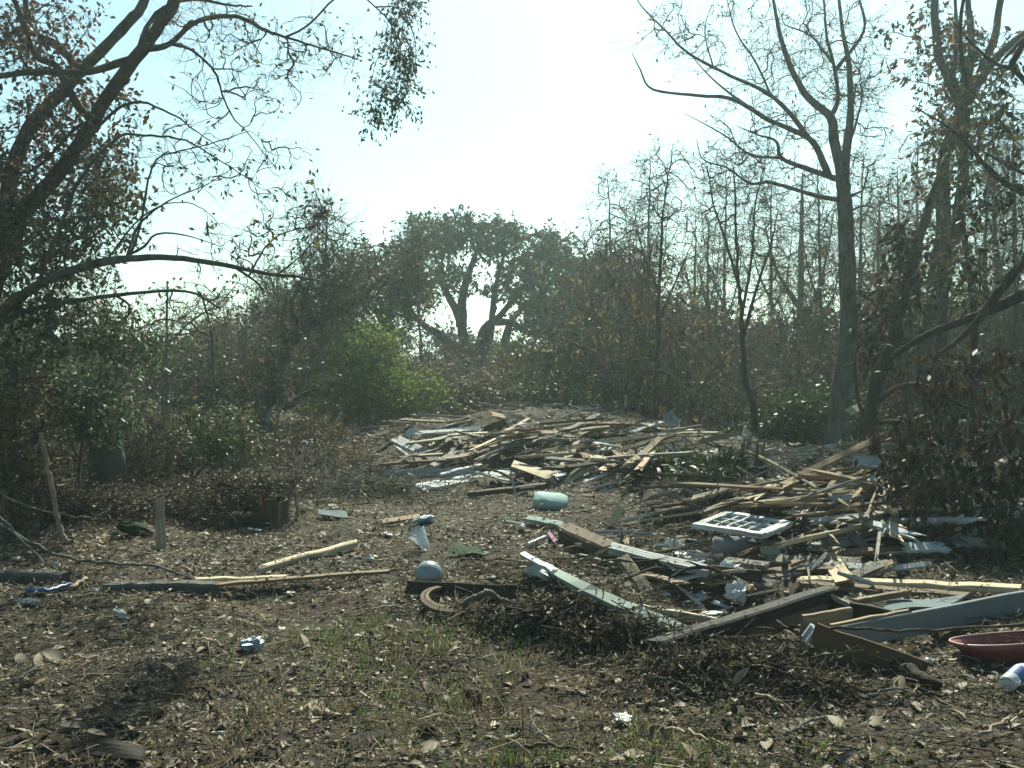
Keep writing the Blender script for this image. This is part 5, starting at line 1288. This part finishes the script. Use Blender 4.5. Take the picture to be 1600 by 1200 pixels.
# --- left side
def up(a, *tops):
    Y = G(*a)[1]
    return [a] + [(x, y, Y + d) for x, y, d in tops]
stick('pale peeled pole leaning on the left shrub', up((104, 850), (88, 800, -.1), (76, 740, -.2), (68, 700, -.27), (63, 676, -.31)), .021, .017, BK_PALE, 'pole', 'pole', zs=[.0, 0, 0, 0, 0], lump=.06, sides=9)
board('pale plank standing upright in the leaves left of the cabinet', *up((253, 859), (249, 779, .12)), .075, .025, W_PALE, .0, 0, roll=0, name='plank')
stick('blue plastic strip lying at the left below the concrete kerb', [(42, 923), (75, 921), (113, 913)], .018, .012, PL_BLUE, 'plastic_strip', 'plastic', zs=[.03] * 3, lump=.1)
stick('short tan stick at the right end of the blue strip', [(108, 919), (136, 903)], .016, .012, BK_PALE, 'stick', 'stick')
def kerb(label, a, b, h, w, Y=None):
    A = G(*a); B = G(*b); A[2] = min(A[2], B[2]) ; m, L = frame(A + [0, 0, h * .12], B + [0, 0, h * .12], math.radians(6))
    o = link('kerb_block', board_mesh(L, w, h, RNG, 14, .05, bow=.01, name='kerb_block'), PL_CONC); o.matrix_world = m
    return tag(o, label, 'kerb')
kerb('grey concrete edging block at the far left', (-60, 906), (102, 910), .12, .11)
kerb('grey concrete edging block left of the thin boards', (170, 918), (343, 926), .12, .11)
stick('upper long arching branch at the left edge', [(-40, 745, 8.6), (20, 782, 8.7), (88, 803, 8.9), (145, 807, 9.1), (172, 795, 9.2)], .012, .006, BK_GREY)
stick('lower long arching branch sweeping down to the kerb', [(-30, 800, 8.2), (40, 845, 8.2), (100, 870, 8.2), (165, 880), (240, 884), (300, 905)], .018, .007, BK_GREY, zs=[0, 0, 0, .12, .08, .02])
stick('thin branch rising from the lower arching branch', [(-20, 790, 8), (30, 840, 8), (70, 880), (130, 905)], .011, .006, BK_GREY, zs=[0, 0, .08, .03])
stick('grey forked stick standing under the pale pole', up((52, 835), (62, 800, 0), (75, 770, .1), (80, 750, .1)), .03, .016, BK_GREY, zs=[0, 0, 0, 0])
stick('pale bent sapling stem, left one beside the cabinet', up((449, 815), (450, 790, 0), (455, 765, 0), (462, 745, .1), (478, 708, .2), (488, 690, .3)), .022, .012, BK_PALE, 'sapling', 'sapling', zs=[0] * 6)
stick('pale bent sapling stem, right one beside the cabinet', up((463, 813), (464, 790, 0), (460, 765, 0), (463, 740, .1), (474, 710, .2), (480, 690, .3)), .02, .011, BK_PALE, 'sapling', 'sapling', zs=[0] * 6)
board('pale short plank behind the bent sapling stems', (458, 770, 12.4), (492, 749, 12.9), .12, .04, W_PALE, roll=15)
sheet('blue grey flat board right of the bent saplings', [(497, 806), (546, 811), (540, 801), (498, 797)], PL_SLATE, .015, 'panel', 'panel', (.03, .03, .06, .06), .004)
board('white broken siding strip on the collapsed slab', (158, 788, 10.8), (197, 806, 10.6), .06, .02, W_WHITE, roll=15, jag=.06, name='strip')
board('pale splintered stub at the top of the collapsed slab', (90, 760, 11.3), (113, 770, 11.2), .08, .04, W_PALE, roll=15, jag=.06)
def _leafy(q, n, label):
    r = np.random.default_rng(n); c = [PT(a) for a in q]; u = r.random((n, 1)); v = r.random((n, 1))
    p = (c[0] * (1 - u) + c[1] * u) * (1 - v) + (c[3] * (1 - u) + c[2] * u) * v + np.array([0, 0, .05]) + r.normal(size=(n, 3)) * np.array([.05, .05, .03])
    V, F = leaf_arrays(p, r.normal(size=(n, 3)) * np.array([1, 1, .4]), r.uniform(.03, .08, n), .45, r, flat=1.5)
    tag(link('leaf_litter', mesh_np('leaf_litter', V, F), L_LITTER), label, None, None, 'stuff')
sheet('collapsed sloping board roof half buried in brown leaves', [(92, 770, 11.4), (222, 828, 10.8), (262, 800, 11.9), (140, 742, 12.4)], W_BROWN, .04, 'roof_panel', 'panel', wav=.03)
_leafy([(92, 770, 11.4), (222, 828, 10.8), (262, 800, 11.9), (140, 742, 12.4)], 2600, 'dead leaves matted on the collapsed roof')
sheet('second dark panel leaning under the collapsed roof', [(205, 838), (240, 838), (250, 800, 11.6), (215, 792, 11.6)], W_DARK, .03, 'panel', 'panel', (0, 0, 0, 0), .01)
crumple('dark green crushed tub under the collapsed roof', (208, 835), (.3, .2, .12), PL_DGREEN, 'tub', 'tub', .02, 61)

def drum():
    f = gfoot(172, 11.8, .05); o = f; root = empty('plastic_drum', o, 'dark grey dented plastic drum behind the privet bush', 'drum'); n = 28
    prof = [(.18, 0), (.2, .02), (.205, .3), (.195, .33), (.205, .36), (.21, .62), (.2, .64), (.205, .68), (.19, .70), (.0, .69)]
    t = np.linspace(0, 2 * np.pi, n, endpoint=False)
    V = np.concatenate([np.stack([np.cos(t) * a * (1 + .05 * np.sin(t * 2 + z * 6)), np.sin(t) * a, np.full(n, z + .2)], 1) for a, z in prof])
    F = np.array([(i * n + j, i * n + (j + 1) % n, (i + 1) * n + (j + 1) % n, (i + 1) * n + j) for i in range(len(prof) - 1) for j in range(n)])
    link('body', mesh_np('body', V, F, True), PL_BLACK, root)
    link('rim', Tubes().add(np.stack([np.cos(t) * .2, np.sin(t) * .2, np.full(n, .9)], 1)[list(range(n)) + [0]], np.full(n + 1, .014), 6, cap=False).build('rim', PL_BLACK).data, None, root)
    for ob in [ob for ob in COL.objects if ob.name.startswith('rim') and ob.parent is None]: bpy.data.objects.remove(ob)
    root.rotation_euler = (math.radians(6), math.radians(-5), 0)
drum()

def cabinet():
    f = G(391, 824); Y = f[1]
    root = empty('broken_cabinet', f, 'broken dark wooden cabinet with an open front in the left clearing', 'cabinet')
    s = Y / FPX * .93; r = np.random.default_rng(12)
    def pc(name, cx, cz, cy, L, w, t, mat, ry=0, rx=0, rz=0):
        ob = link(name, board_mesh(L, w, t, r, 4, .006, name=name), mat, root); ob.location = (cx, cy, cz); ob.rotation_euler = (rx, ry, rz); return ob
    W = 88 * s; Hh = 52 * s; up = math.pi / 2
    # boards run along local X; turned upright by ry = 90 degrees
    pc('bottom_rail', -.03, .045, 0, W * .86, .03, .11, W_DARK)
    pc('front_post', -W * .44, Hh * .5, .0, Hh, .03, 11 * s, W_BROWN, up)
    pc('front_panel', W * .15, Hh * .5, .004, Hh * .82, .025, 21 * s, W_BROWN, up)
    pc('front_panel', W * .40, Hh * .48, .0, Hh * .95, .025, 19 * s, W_BROWN, up)
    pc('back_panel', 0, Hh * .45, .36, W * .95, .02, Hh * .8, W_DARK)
    pc('side_panel', -W * .47, Hh * .42, .19, .36, .02, Hh * .8, W_BROWN, 0, 0, up)
    pc('side_panel', W * .5, Hh * .42, .19, .36, .02, Hh * .8, W_BROWN, 0, 0, up)
    pc('shelf', 0, .11, .18, W * .93, .34, .02, W_GREY)
    root.rotation_euler = (0, math.radians(2), math.radians(-5))
    board('orange painted stake standing in the broken cabinet', (408, 790, Y - .03), (406, 764, Y - .03), .03, .03, PL_ORANGE, name='stake', cat='stake')
cabinet()
board('thin pale blue strip lying in front of the broken cabinet', (388, 827), (408, 829), .04, .012, PL_LBLUE, name='strip')
def twig_heap(label, o, rx, ry, rz, n, mat, L=.3):
    r = np.random.default_rng(n); p = r.normal(size=(n, 3)) * np.array([rx, ry, rz]) * .5
    d = unit(r.normal(size=(n, 3)) * np.array([1, 1, .35])); l = r.uniform(.3, 1, (n, 1)) * L
    Pn = np.stack([p - d * l / 2, p + r.normal(size=(n, 3)) * l * .1, p + d * l / 2], 1)
    tb = Tubes().batch(Pn, np.array([[.9, .8, .45]]) * (r.uniform(.002, .006, (n, 1)) + (r.random((n, 1)) < .06) * .007), 3); ob = tb.build('twig_heap', mat); ob.location = o
    V, F = leaf_arrays(np.repeat(p, 2, 0) + r.normal(size=(2 * n, 3)) * .03, r.normal(size=(2 * n, 3)), r.uniform(.02, .055, 2 * n), .5, r); link('dead_leaves', mesh_np('dead_leaves', V, F), L_LITTER, ob)['kind'] = 'stuff'
    tag(ob, label, 'twigs', None, 'stuff')
_c = G(391, 824)
twig_heap('heap of matted dark twigs spilling over the top of the broken cabinet', _c + np.array([-.06, .2, .40]), .5, .35, .09, 500, BK_DARK)
twig_heap('uprooted mat of dark roots beside the long pale green board, left part', G(880, 968) + np.array([0, 0, .02]), .5, .2, .10, 800, BK_DARK, .28)
twig_heap('torn root clump hanging under the middle of the long pale green board', G(975, 1003) + np.array([0, 0, .04]), .34, .16, .13, 700, BK_DARK, .2)
twig_heap('dark twig heap under the left end of the rising dark plank', G(1130, 1035) + np.array([0, 0, .01]), .5, .16, .06, 420, BK_DARK, .26)
twig_heap('leafy twig heap in front of the brown plywood sheet', G(1240, 1066) + np.array([0, 0, .0]), .4, .12, .03, 200, BK_BROWN, .24)
twig_heap('brush heap of brown twigs under the pale peeled pole at the left', G(60, 815) + np.array([0, .2, .1]), 1.0, .5, .26, 1500, BK_BROWN, .4)
twig_heap('dark brush heap between the drum and the upright pale plank', G(185, 815) + np.array([0, .4, .06]), .9, .45, .16, 1000, BK_DARK, .4)
twig_heap('low grey brush heap right of the broken cabinet', G(520, 775) + np.array([0, .3, .06]), 1.4, .8, .2, 1500, BK_GREY, .45)
twig_heap('low brush heap left of the bluish siding at the pile edge', G(560, 748) + np.array([0, .2, .04]), .6, .4, .14, 500, BK_BROWN, .45)
twig_heap('brown twiggy heap behind the upright pale plank', G(285, 815) + np.array([0, .3, .12]), .9, .6, .2, 900, BK_BROWN)

# sawn log beside the leaning dark tree
def log():
    A = P(404, 660, 20.5); B = P(492, 650, 21.5); c = crom(np.array([A, (A + B) / 2, B]), 4)
    root = empty('sawn_log', A, 'thick grey sawn log lying beside the dark leaning tree', 'log')
    Tubes().add(c, np.full(len(c), .1), 14, .06, cap=False).build('bark', BK_GREY, root, True, A)
    d = unit(A - B); e = Tubes().add(np.array([A - d * .03, A + d * .004]), np.array([.098, .096]), 14, 0).build('cut_end', W_PALE, root, False, A)
log()
stick('pale broken branch standing below the green bush', [(511, 682, 17), (522, 664, 17), (533, 645, 17)], .045, .02, BK_PALE, zs=[0] * 3)
stick('dead branch crossing in front of the sawn log', [(395, 668, 18), (430, 667, 18), (450, 668, 18), (462, 678, 18)], .03, .015, BK_GREY, zs=[0] * 4)
stick('pale curved twig left of the brown plank', [(575, 765), (580, 748, 13.8), (592, 742, 14), (610, 748, 14)], .014, .007, BK_PALE, zs=[0] * 4)
stick('pale bent twig above the green strip', [(562, 765, 12), (575, 780, 11.8), (585, 790, 11.7)], .012, .006, BK_PALE, zs=[0] * 3)

# fallen trunks beyond the magnolia
for lab, pts, r in (('upper fallen trunk beyond the paired trunks', [(1470, 632, 24), (1540, 624, 24), (1640, 612, 24)], .07), ('middle fallen trunk beyond the paired trunks', [(1380, 634, 22), (1480, 627, 22), (1640, 606, 22.5)], .075),
                    ('lower fallen trunk beyond the paired trunks', [(1500, 662, 18), (1560, 664, 18), (1640, 664, 18)], .075), ('thin fallen pole left of the paired trunks', [(1372, 645, 21), (1432, 647, 21), (1460, 655, 21)], .035),
                    ('long fallen limb slanting behind the paired trunks', [(1340, 660, 20), (1400, 625, 20.5), (1450, 600, 21)], .05), ('pale fallen limb low behind the magnolia', [(1510, 667, 15), (1560, 685, 14.6), (1600, 715, 14.4)], .03)):
    stick(lab, pts, r, r * .7, BK_GREY, 'fallen_trunk', 'log', 8, [0] * 3)
board('pale broken board end beside the big bare trunk', (1325, 645, 17), (1348, 634, 17.2), .14, .04, W_PALE, roll=40, jag=.08)
board('grey blue sheet of debris glimpsed beyond the paired trunks', (1468, 600, 26), (1484, 602, 26), .28, .02, W_BLUE, roll=80)

# --- anonymous lumber of the heaps, piece by piece
KEEP = [(955, 1025, 860, 935), (1180, 1240, 845, 900), (650, 805, 735, 772), (612, 700, 680, 726), (1015, 1185, 702, 788), (1060, 1265, 790, 852), (1215, 1350, 825, 852), (1105, 1240, 838, 895), (820, 900, 765, 800), (790, 870, 715, 760), (930, 1030, 695, 728), (955, 1110, 850, 895)]
def zone(n, x0, x1, y0, y1, ang, spread, mats, labels, group, L=(.5, 2.0), dzm=.3, seed=1, wd=(.05, .12)):
    r = np.random.default_rng(seed); meshes = []
    for k in range(10): meshes.append((board_mesh(1.0, r.uniform(*wd), r.uniform(.02, .04), r, 4, .11, bow=r.uniform(-.02, .02)),))
    for i in range(n):
        px, py = r.uniform(x0, x1), r.uniform(y0, y1)
        while any(a <= px <= b and c <= py <= e for a, b, c, e in KEEP): px, py = r.uniform(x0, x1), r.uniform(y0, y1)
        A = G(px, py, 0); k = int(r.integers(0, len(mats)))
        a = math.radians(ang + r.normal() * spread); dz = r.uniform(.0, dzm) ; til = r.normal() * .12 + .04
        o = link('plank', meshes[int(r.integers(0, 10))][0].copy() if False else meshes[int(r.integers(0, 10))][0], None)
        me = o.data
        if not me.materials: me.materials.append(None)
        o.material_slots[0].link = 'OBJECT'; o.material_slots[0].material = mats[k]
        d = np.array([math.cos(a), math.sin(a), til]); l = r.uniform(*L)
        m, _ = frame(A - d * .5, A + d * .5, r.normal() * .38 + .14)
        m[2][3] += .03 + dz
        o.matrix_world = m @ Matrix.Diagonal((l, r.uniform(.7, 1.25), 1, 1))
        tag(o, labels[k], 'plank', group)
MS = [W_PALE, W_TAN, W_GREY, W_WHITE2, W_BROWN]
def labs(where): return [c + ' ' + where for c in ('pale splintered plank', 'tan splintered plank', 'grey weathered plank', 'chipped white painted plank', 'dark brown plank')]
zone(34, 620, 780, 668, 745, 62, 28, MS, labs('in the left heap behind the white siding'), 'broken planks of the left heap', (.4, 1.5), .2, 1)
zone(86, 770, 1015, 692, 756, 55, 30, [W_PALE, W_TAN, W_GREY, W_WHITE2, W_GREY, W_BROWN, W_WHITE], [labs('in the middle heap')[j] for j in (0, 1, 2, 3, 2, 4, 3)], 'broken planks of the middle heap', (.4, 1.6), .3, 2, (.06, .17))
zone(26, 1000, 1185, 655, 712, 55, 45, MS, labs('behind the spiky plants'), 'broken planks behind the spiky plants', (.4, 1.3), .2, 3)
zone(66, 1070, 1400, 762, 850, 42, 26, [W_PALE, W_TAN, W_TAN, W_GREY, W_BROWN, W_BROWN, W_WHITE2], [labs('in the right heap around the window sash')[j] for j in (0, 1, 1, 2, 4, 4, 3)], 'broken planks of the right heap', (.5, 2.6), .14, 4, (.03, .085))
zone(14, 1190, 1420, 860, 905, 5, 30, MS, labs('in front of the white board at the right'), 'broken planks before the right heap', (.25, .8), .05, 5)
zone(10, 960, 1180, 840, 935, -10, 45, MS, labs('around the dark hollow'), 'broken planks around the hollow', (.25, .9), .08, 6)
zone(20, 1400, 1600, 720, 880, 5, 35, [W_WHITE, W_PALE, W_WHITE2, W_GREY, W_WHITE], [labs('glimpsed through the magnolia leaves')[j] for j in (3, 0, 3, 2, 3)], 'broken planks behind the magnolia', (.3, 1.2), .15, 7)
zone(12, 190, 310, 650, 690, 5, 35, MS, labs('in the far left brush'), 'broken planks in the far left brush', (.4, 1.3), .7, 8)

zone(15, 770, 1010, 690, 750, 50, 35, [W_PALE, W_TAN, W_GREY, W_BROWN], ['long thin ' + c + ' in the middle heap' for c in ('pale lath', 'tan lath', 'grey lath', 'dark brown lath')], 'long laths of the middle heap', (.9, 2.2), .25, 11, (.02, .045))
zone(26, 1060, 1390, 760, 840, 45, 25, [W_PALE, W_TAN, W_GREY, W_BROWN], ['long thin ' + c + ' in the right heap' for c in ('pale lath', 'tan lath', 'grey lath', 'dark brown lath')], 'long laths of the right heap', (1.4, 3.4), .2, 12, (.02, .045))
zone(8, 640, 780, 670, 740, 60, 30, [W_PALE, W_TAN, W_GREY, W_BROWN], ['long thin ' + c + ' in the left heap' for c in ('pale lath', 'tan lath', 'grey lath', 'dark brown lath')], 'long laths of the left heap', (.7, 1.5), .2, 13, (.02, .045))
def tangled_branches():
    r = np.random.default_rng(77)
    for i in range(46):
        x0, x1, y0, y1 = [(620, 1010, 680, 760), (1060, 1400, 750, 850), (950, 1250, 850, 930)][i % 3]
        px, py = r.uniform(x0, x1), r.uniform(y0, y1); g = G(px, py); a = r.uniform(0, 6.28); L = r.uniform(.5, 1.8) * (.6 if i % 3 == 2 else 1)
        d = np.array([math.cos(a), math.sin(a), r.uniform(-.05, .35)]); n = np.array([-d[1], d[0], 0])
        p = crom(np.array([g + d * L * s + n * r.normal() * .1 * L + np.array([0, 0, .08 + r.uniform(0, .12)]) for s in (-.5, -.15, .2, .5)]), 4); r0 = r.uniform(.008, .022)
        tb = Tubes().add(p - g, np.linspace(r0, r0 * .35, len(p)), 6, .2)
        for k in (5, 8):
            dd = unit(d + r.normal(size=3) * .7); q = p[k] - g
            tb.add(np.array([q, q + dd * L * .16, q + dd * L * .3 + r.normal(size=3) * .03]), np.array([r0 * .5, r0 * .4, r0 * .2]), 5, .1)
        tag(tb.build('branch', (BK_BROWN, BK_GREY, BK_DARK)[i % 3], None, True, None), 'crooked dead branch tangled in the lumber', 'branch', 'dead branches tangled in the lumber').location = g
tangled_branches()
def leaves_on_boards():
    r = np.random.default_rng(404); Ps = []
    bpy.context.view_layer.update()
    for o in list(COL.objects):
        if o.type != 'MESH' or o.parent or o.get('category') not in ('plank', 'beam', 'siding', 'panel', 'timber', 'kerb', 'stud', 'pole', 'sheet'): continue
        bb = np.array(o.bound_box); lo, hi = bb.min(0), bb.max(0); d = hi - lo
        M = np.array(o.matrix_world)
        if o.get('category') in ('panel', 'sheet') : continue
        n = int(min(40, 6 + d[0] * d[1] * 160)); p = lo + r.random((n, 3)) * d; p[:, 2] = hi[2] + .004
        w = p @ M[:3, :3].T + M[:3, 3]
        if M[2, 2] > .75: Ps.append(w)
    p = np.concatenate(Ps); n = len(p); ax = r.normal(size=(n, 3)); ax[:, 2] *= .25
    V, F = leaf_arrays(p, ax, r.uniform(.015, .055, n), r.uniform(.15, .6, n)[:, None], r, flat=2, fold=.6)
    tag(link('leaf_litter', mesh_np('leaf_litter', V, F), L_LITTER), 'dead leaves and bark crumbs lying on the boards', None, None, 'stuff')
leaves_on_boards()
# ------------------------------------------------------------------ leaf litter, straw, twigs, grass
def scatter(n, r0, r1, az, rng, p=1.0):
    u = rng.random(n); R = (r0 ** p + u * (r1 ** p - r0 ** p)) ** (1 / p)
    a = np.radians(rng.uniform(-az, az, n))
    x = np.sin(a) * R; y = np.cos(a) * R
    return np.stack([x, y, H(x, y)], 1), R

def litter(name, label, n, r0, r1, size, mat, rng, aspect=(.3, .6), lift=.018, stand=.22, p=0.6, mask=None):
    pos, R = scatter(n, r0, r1, 36, rng, p)
    if mask is not None:
        k = mask(pos[:, 0], pos[:, 1], rng); pos, R = pos[k], R[k]
    n = len(pos)
    ax = rng.normal(size=(n, 3)); ax[:, 2] *= stand
    sz = rng.uniform(*size, n) * (1 + rng.exponential(.25, n)) * np.clip((R / 7), .8, 1.35)
    pos[:, 2] += rng.uniform(0, lift, n)
    V, F = leaf_arrays(pos, ax, sz, rng.uniform(*aspect, n)[:, None], rng, flat=2.2, fold=.7)
    tag(link(name, mesh_np(name, V, F), mat), label, None, None, 'stuff')

R1 = np.random.default_rng(501)
patch = lambda s, th, sd: (lambda x, y, r: (vnoise(x, y, s, sd) + .5 + r.normal(size=len(x)) * .15) > th)
litter('leaf_litter', 'dead brown leaves carpeting the ground', 240000, 3.0, 30, (.012, .038), L_LITTER, R1, aspect=(.12, .7), p=.5, mask=patch(.8, .3, 22))
def curled_litter(n, r0, r1, size, mat, rng):
    pos, R = scatter(n, r0, r1, 36, rng, .8); base = big_leaf_mesh(.5, L_BIGLEAF); nv = len(base.vertices)
    B = np.zeros(nv * 3, np.float32); base.vertices.foreach_get('co', B); B = B.reshape(-1, 3).astype(float)
    Fq = np.array([list(p.vertices) for p in base.polygons])
    s = rng.uniform(*size, n); a = rng.uniform(0, 6.283, n); ti = rng.normal(size=n) * .35; ro = rng.normal(size=n) * .5
    v = np.repeat(B[None], n, 0); v[:, :, 1] *= rng.uniform(.6, 1.3, n)[:, None]; v[:, :, 2] *= rng.uniform(-2.5, 3.0, n)[:, None]
    v += rng.normal(size=v.shape) * .025
    v *= s[:, None, None]
    y, z = v[:, :, 1] * np.cos(ro)[:, None] - v[:, :, 2] * np.sin(ro)[:, None], v[:, :, 1] * np.sin(ro)[:, None] + v[:, :, 2] * np.cos(ro)[:, None]
    x = v[:, :, 0]; x, z = x * np.cos(ti)[:, None] - z * np.sin(ti)[:, None], x * np.sin(ti)[:, None] + z * np.cos(ti)[:, None]
    X = x * np.cos(a)[:, None] - y * np.sin(a)[:, None]; Yv = x * np.sin(a)[:, None] + y * np.cos(a)[:, None]
    V = np.stack([X, Yv, z], 2) + pos[:, None] + np.array([0, 0, .012])
    F = (np.arange(n)[:, None, None] * nv + Fq[None]).reshape(-1, Fq.shape[1])
    tag(link('leaf_litter', mesh_np('leaf_litter', V.reshape(-1, 3), F, True), mat), 'curled dead leaves of the foreground', None, None, 'stuff')
curled_litter(7000, 3.0, 11, (.025, .08), L_LITTER, R1)
litter('straw_litter', 'pale dead grass blades and shreds over the leaves', 34000, 3.0, 18, (.03, .075), L_STRAW, R1, aspect=(.035, .08), p=.5, lift=.04, stand=.5, mask=patch(1.1, .45, 21))

def grass(name, label, n, mask, hgt, mat, rng, r0=3.0, r1=9.0):
    pos, R = scatter(n, r0, r1, 36, rng, .8); k = mask(pos[:, 0], pos[:, 1], rng); pos = pos[k]; n = len(pos)
    ax = rng.normal(size=(n, 3)) * np.array([.5, .5, .2]) + np.array([0, 0, 1.0])
    V, F = leaf_arrays(pos, ax, rng.uniform(*hgt, n), .09, rng, fold=.3)
    tag(link(name, mesh_np(name, V, F), mat), label, None, None, 'stuff')
def near(pts):
    W = [(*plane(a, b), s) for a, b, s in pts]
    def f(x, y, r):
        d = np.zeros(len(x))
        for cx, cy, s in W: d = np.maximum(d, np.exp(-((x - cx) ** 2 + (y - cy) ** 2) / s ** 2))
        return r.random(len(x)) < d * (0.15 + .9 * np.clip(vnoise(x, y, .25, 31) + .4, 0, 1)) * np.clip(.5 + 5 * vnoise(x, y, .09, 33), .1, 1.6)
    return f
grass('short_grass', 'sparse short green grass pushing through the litter', 110000, near([(540, 1010, .6), (640, 1060, .55), (700, 1000, .5), (600, 1120, .3), (900, 1195, .55), (1130, 1200, .6), (1010, 1190, .55), (850, 1175, .4), (760, 1010, .3), (480, 990, .4)]), (.03, .085), L_GRASS, R1)
grass('short_grass', 'green growth in the shade beneath the white fascia', 9000, near([(1460, 985, .3), (1400, 990, .2), (640, 800, .25), (1000, 1005, .2)]), (.03, .08), L_GRASS, R1, 3, 14)
grass('straw_litter', 'upright dead straw over the middle of the clearing', 90000, near([(740, 1090, .5), (620, 1000, .6), (850, 1020, .6), (500, 1100, .6), (900, 1120, .6), (700, 950, .6), (1000, 880, .5), (780, 920, .4)]), (.03, .09), L_STRAW, R1)

def twig_litter(name, label, n, r0, r1, L, rad, mat, rng, p=.6, mask=None, lift=.05, az=36):
    pos, R = scatter(n, r0, r1, az, rng, p)
    if mask is not None: pos = pos[mask(pos[:, 0], pos[:, 1], rng)]; n = len(pos)
    d = rng.normal(size=(n, 3)) * np.array([1, 1, .16]); d = unit(d); l = rng.uniform(*L, n)[:, None] * (1 + rng.exponential(.3, (n, 1)))
    pos[:, 2] += rng.uniform(0.005, lift, n)
    k = rng.normal(size=(n, 3)) * l * .07
    Pn = np.stack([pos - d * l / 2, pos + k, pos + d * l / 2], 1); Rn = rng.uniform(*rad, n)[:, None] * np.array([[1, .9, .5]])
    tag(Tubes().batch(Pn, Rn, 3).build(name, mat), label, None, None, 'stuff')
twig_litter('twig_litter', 'fine broken twigs strewn over the ground', 14000, 3, 26, (.06, .28), (.0015, .004), BK_TWIG, R1, .5)
twig_litter('twig_litter', 'pale dry twigs strewn over the ground', 1800, 3, 20, (.08, .25), (.0015, .004), BK_PALE, R1, .5)
root_zone = near([(880, 950, .45), (960, 985, .4), (800, 930, .4), (1110, 1015, .4), (1170, 1035, .35)])
twig_litter('root_tangle', 'dark matted roots and twigs of the torn up mounds', 15000, 5, 9, (.06, .34), (.002, .006), BK_DARK, R1, 1.0, root_zone, .14, 28)
dz = near([(700, 720, 2.0), (860, 722, 2.0), (960, 725, 1.8), (1100, 720, 2), (1260, 800, 2), (1350, 800, 1.6), (1120, 880, .8), (1500, 820, 1.5)])
def splinters():
    pos, R = scatter(22000, 7, 22, 32, R1, 1.2); pos = pos[dz(pos[:, 0], pos[:, 1], R1)]; n = len(pos)
    d = unit(R1.normal(size=(n, 3)) * np.array([1, .8, .18])); l = R1.uniform(.06, .4, n)[:, None]
    pos[:, 2] += R1.uniform(0.0, .12, n)
    Pn = np.stack([pos - d * l / 2, pos, pos + d * l / 2], 1); Rn = R1.uniform(.004, .02, n)[:, None] * np.array([[.9, 1, .6]])
    h = np.arange(n) % 3
    for k, m, lab in ((0, W_PALE, 'pale wood splinters between the boards'), (1, W_TAN, 'brown wood splinters between the boards'), (2, W_WHITE2, 'white paint flakes and siding splinters between the boards')):
        tag(Tubes().batch(Pn[h == k], Rn[h == k], 4).build('splinters', m, None, False), lab, None, None, 'stuff')
splinters()

# large curled leaves of the foreground, one by one
def big_leaves():
    r = np.random.default_rng(91); me = [big_leaf_mesh(a, L_BIGLEAF) for a in (.4, .5, .62)]
    for m in list(me): pass
    for i in range(190):
        py = 1195 - 230 * r.random() ** 1.4; px = r.uniform(0, 1600)
        if 560 < px < 900 and r.random() < .45: continue
        g = G(px, py, .012); o = link('dead_leaf', me[i % 3]); s = r.uniform(.07, .14)
        o.location = g; o.scale = (s, s, s); o.rotation_euler = (r.normal() * .5, r.normal() * .35, r.uniform(0, 6.28))
        tag(o, 'large curled dead magnolia leaf on the foreground litter', 'leaf', 'large curled leaves in the foreground')
big_leaves()
# recognisable single pieces in front
stick('tan split bark piece lying in the centre foreground', [(467, 1111), (495, 1112), (530, 1119)], .022, .012, BK_PALE, 'bark_piece', 'bark', zs=[.015] * 3, lump=.4)
crumple('dark curved bark shell right of the centre foreground', (738, 1093), (.22, .09, .09), BK_BROWN, 'bark_shell', 'bark', .0, 71, rough=.25)
crumple('large dark rounded bark slab at the bottom centre', (575, 1163), (.3, .12, .1), BK_DARK, 'bark_slab', 'bark', -.02, 72, rough=.25)
sheet('dark flat board half under leaves at the bottom left', [(135, 1180), (222, 1192), (228, 1168), (140, 1155)], W_DARK, .015, 'board_scrap', 'board', (.02, .02, .05, .05), .006)
for i, (a, b) in enumerate([((160, 1140), (240, 1108)), ((330, 1092), (300, 1070)), ((1180, 1085), (1240, 1112)), ((1230, 1145), (1290, 1120)), ((1480, 1085), (1405, 1092)), ((1040, 1140), (1145, 1170)), ((60, 1040), (20, 1070)), ((820, 1165), (930, 1180)), ((640, 950), (560, 955)), ((250, 985), (300, 965)), ((420, 1165), (440, 1195)), ((1530, 1150), (1590, 1120)), ((1350, 1090), (1420, 1075)), ((700, 975), (790, 985)), ((350, 1010), (300, 1000)), ((1010, 1060), (1090, 1078))]):
    mid = ((a[0] + b[0]) / 2 + 4, (a[1] + b[1]) / 2 - 5)
    stick('loose broken stick on the foreground litter', [a, mid, b], .010, .005, (BK_GREY, BK_BROWN, BK_PALE)[i % 3], 'stick', 'stick', 6, [.03, .05, .02], 'loose sticks in the foreground')

# ------------------------------------------------------------------ thin dusty air
def haze():
    x0, x1, y0, y1, z0, z1 = -950, 950, -950, 950, -2.5, 24
    V = np.array([(x, y, z) for z in (z0, z1) for x, y in ((x0, y0), (x1, y0), (x1, y1), (x0, y1))])
    F = np.array([(0, 3, 2, 1), (4, 5, 6, 7), (0, 1, 5, 4), (1, 2, 6, 5), (2, 3, 7, 6), (3, 0, 4, 7)])
    m, t, out = newmat('dusty_air')
    v = t.nodes.new('ShaderNodeVolumePrincipled'); v.inputs['Density'].default_value = 0.0015; v.inputs['Anisotropy'].default_value = 0.5
    v.inputs['Color'].default_value = (0.74, 0.93, 0.9, 1)
    t.links.new(v.outputs[0], out.inputs['Volume'])
    tag(link('haze', mesh_np('haze', V, F), m), 'thin pale dusty air over the clearing', None, None, 'stuff')
haze()
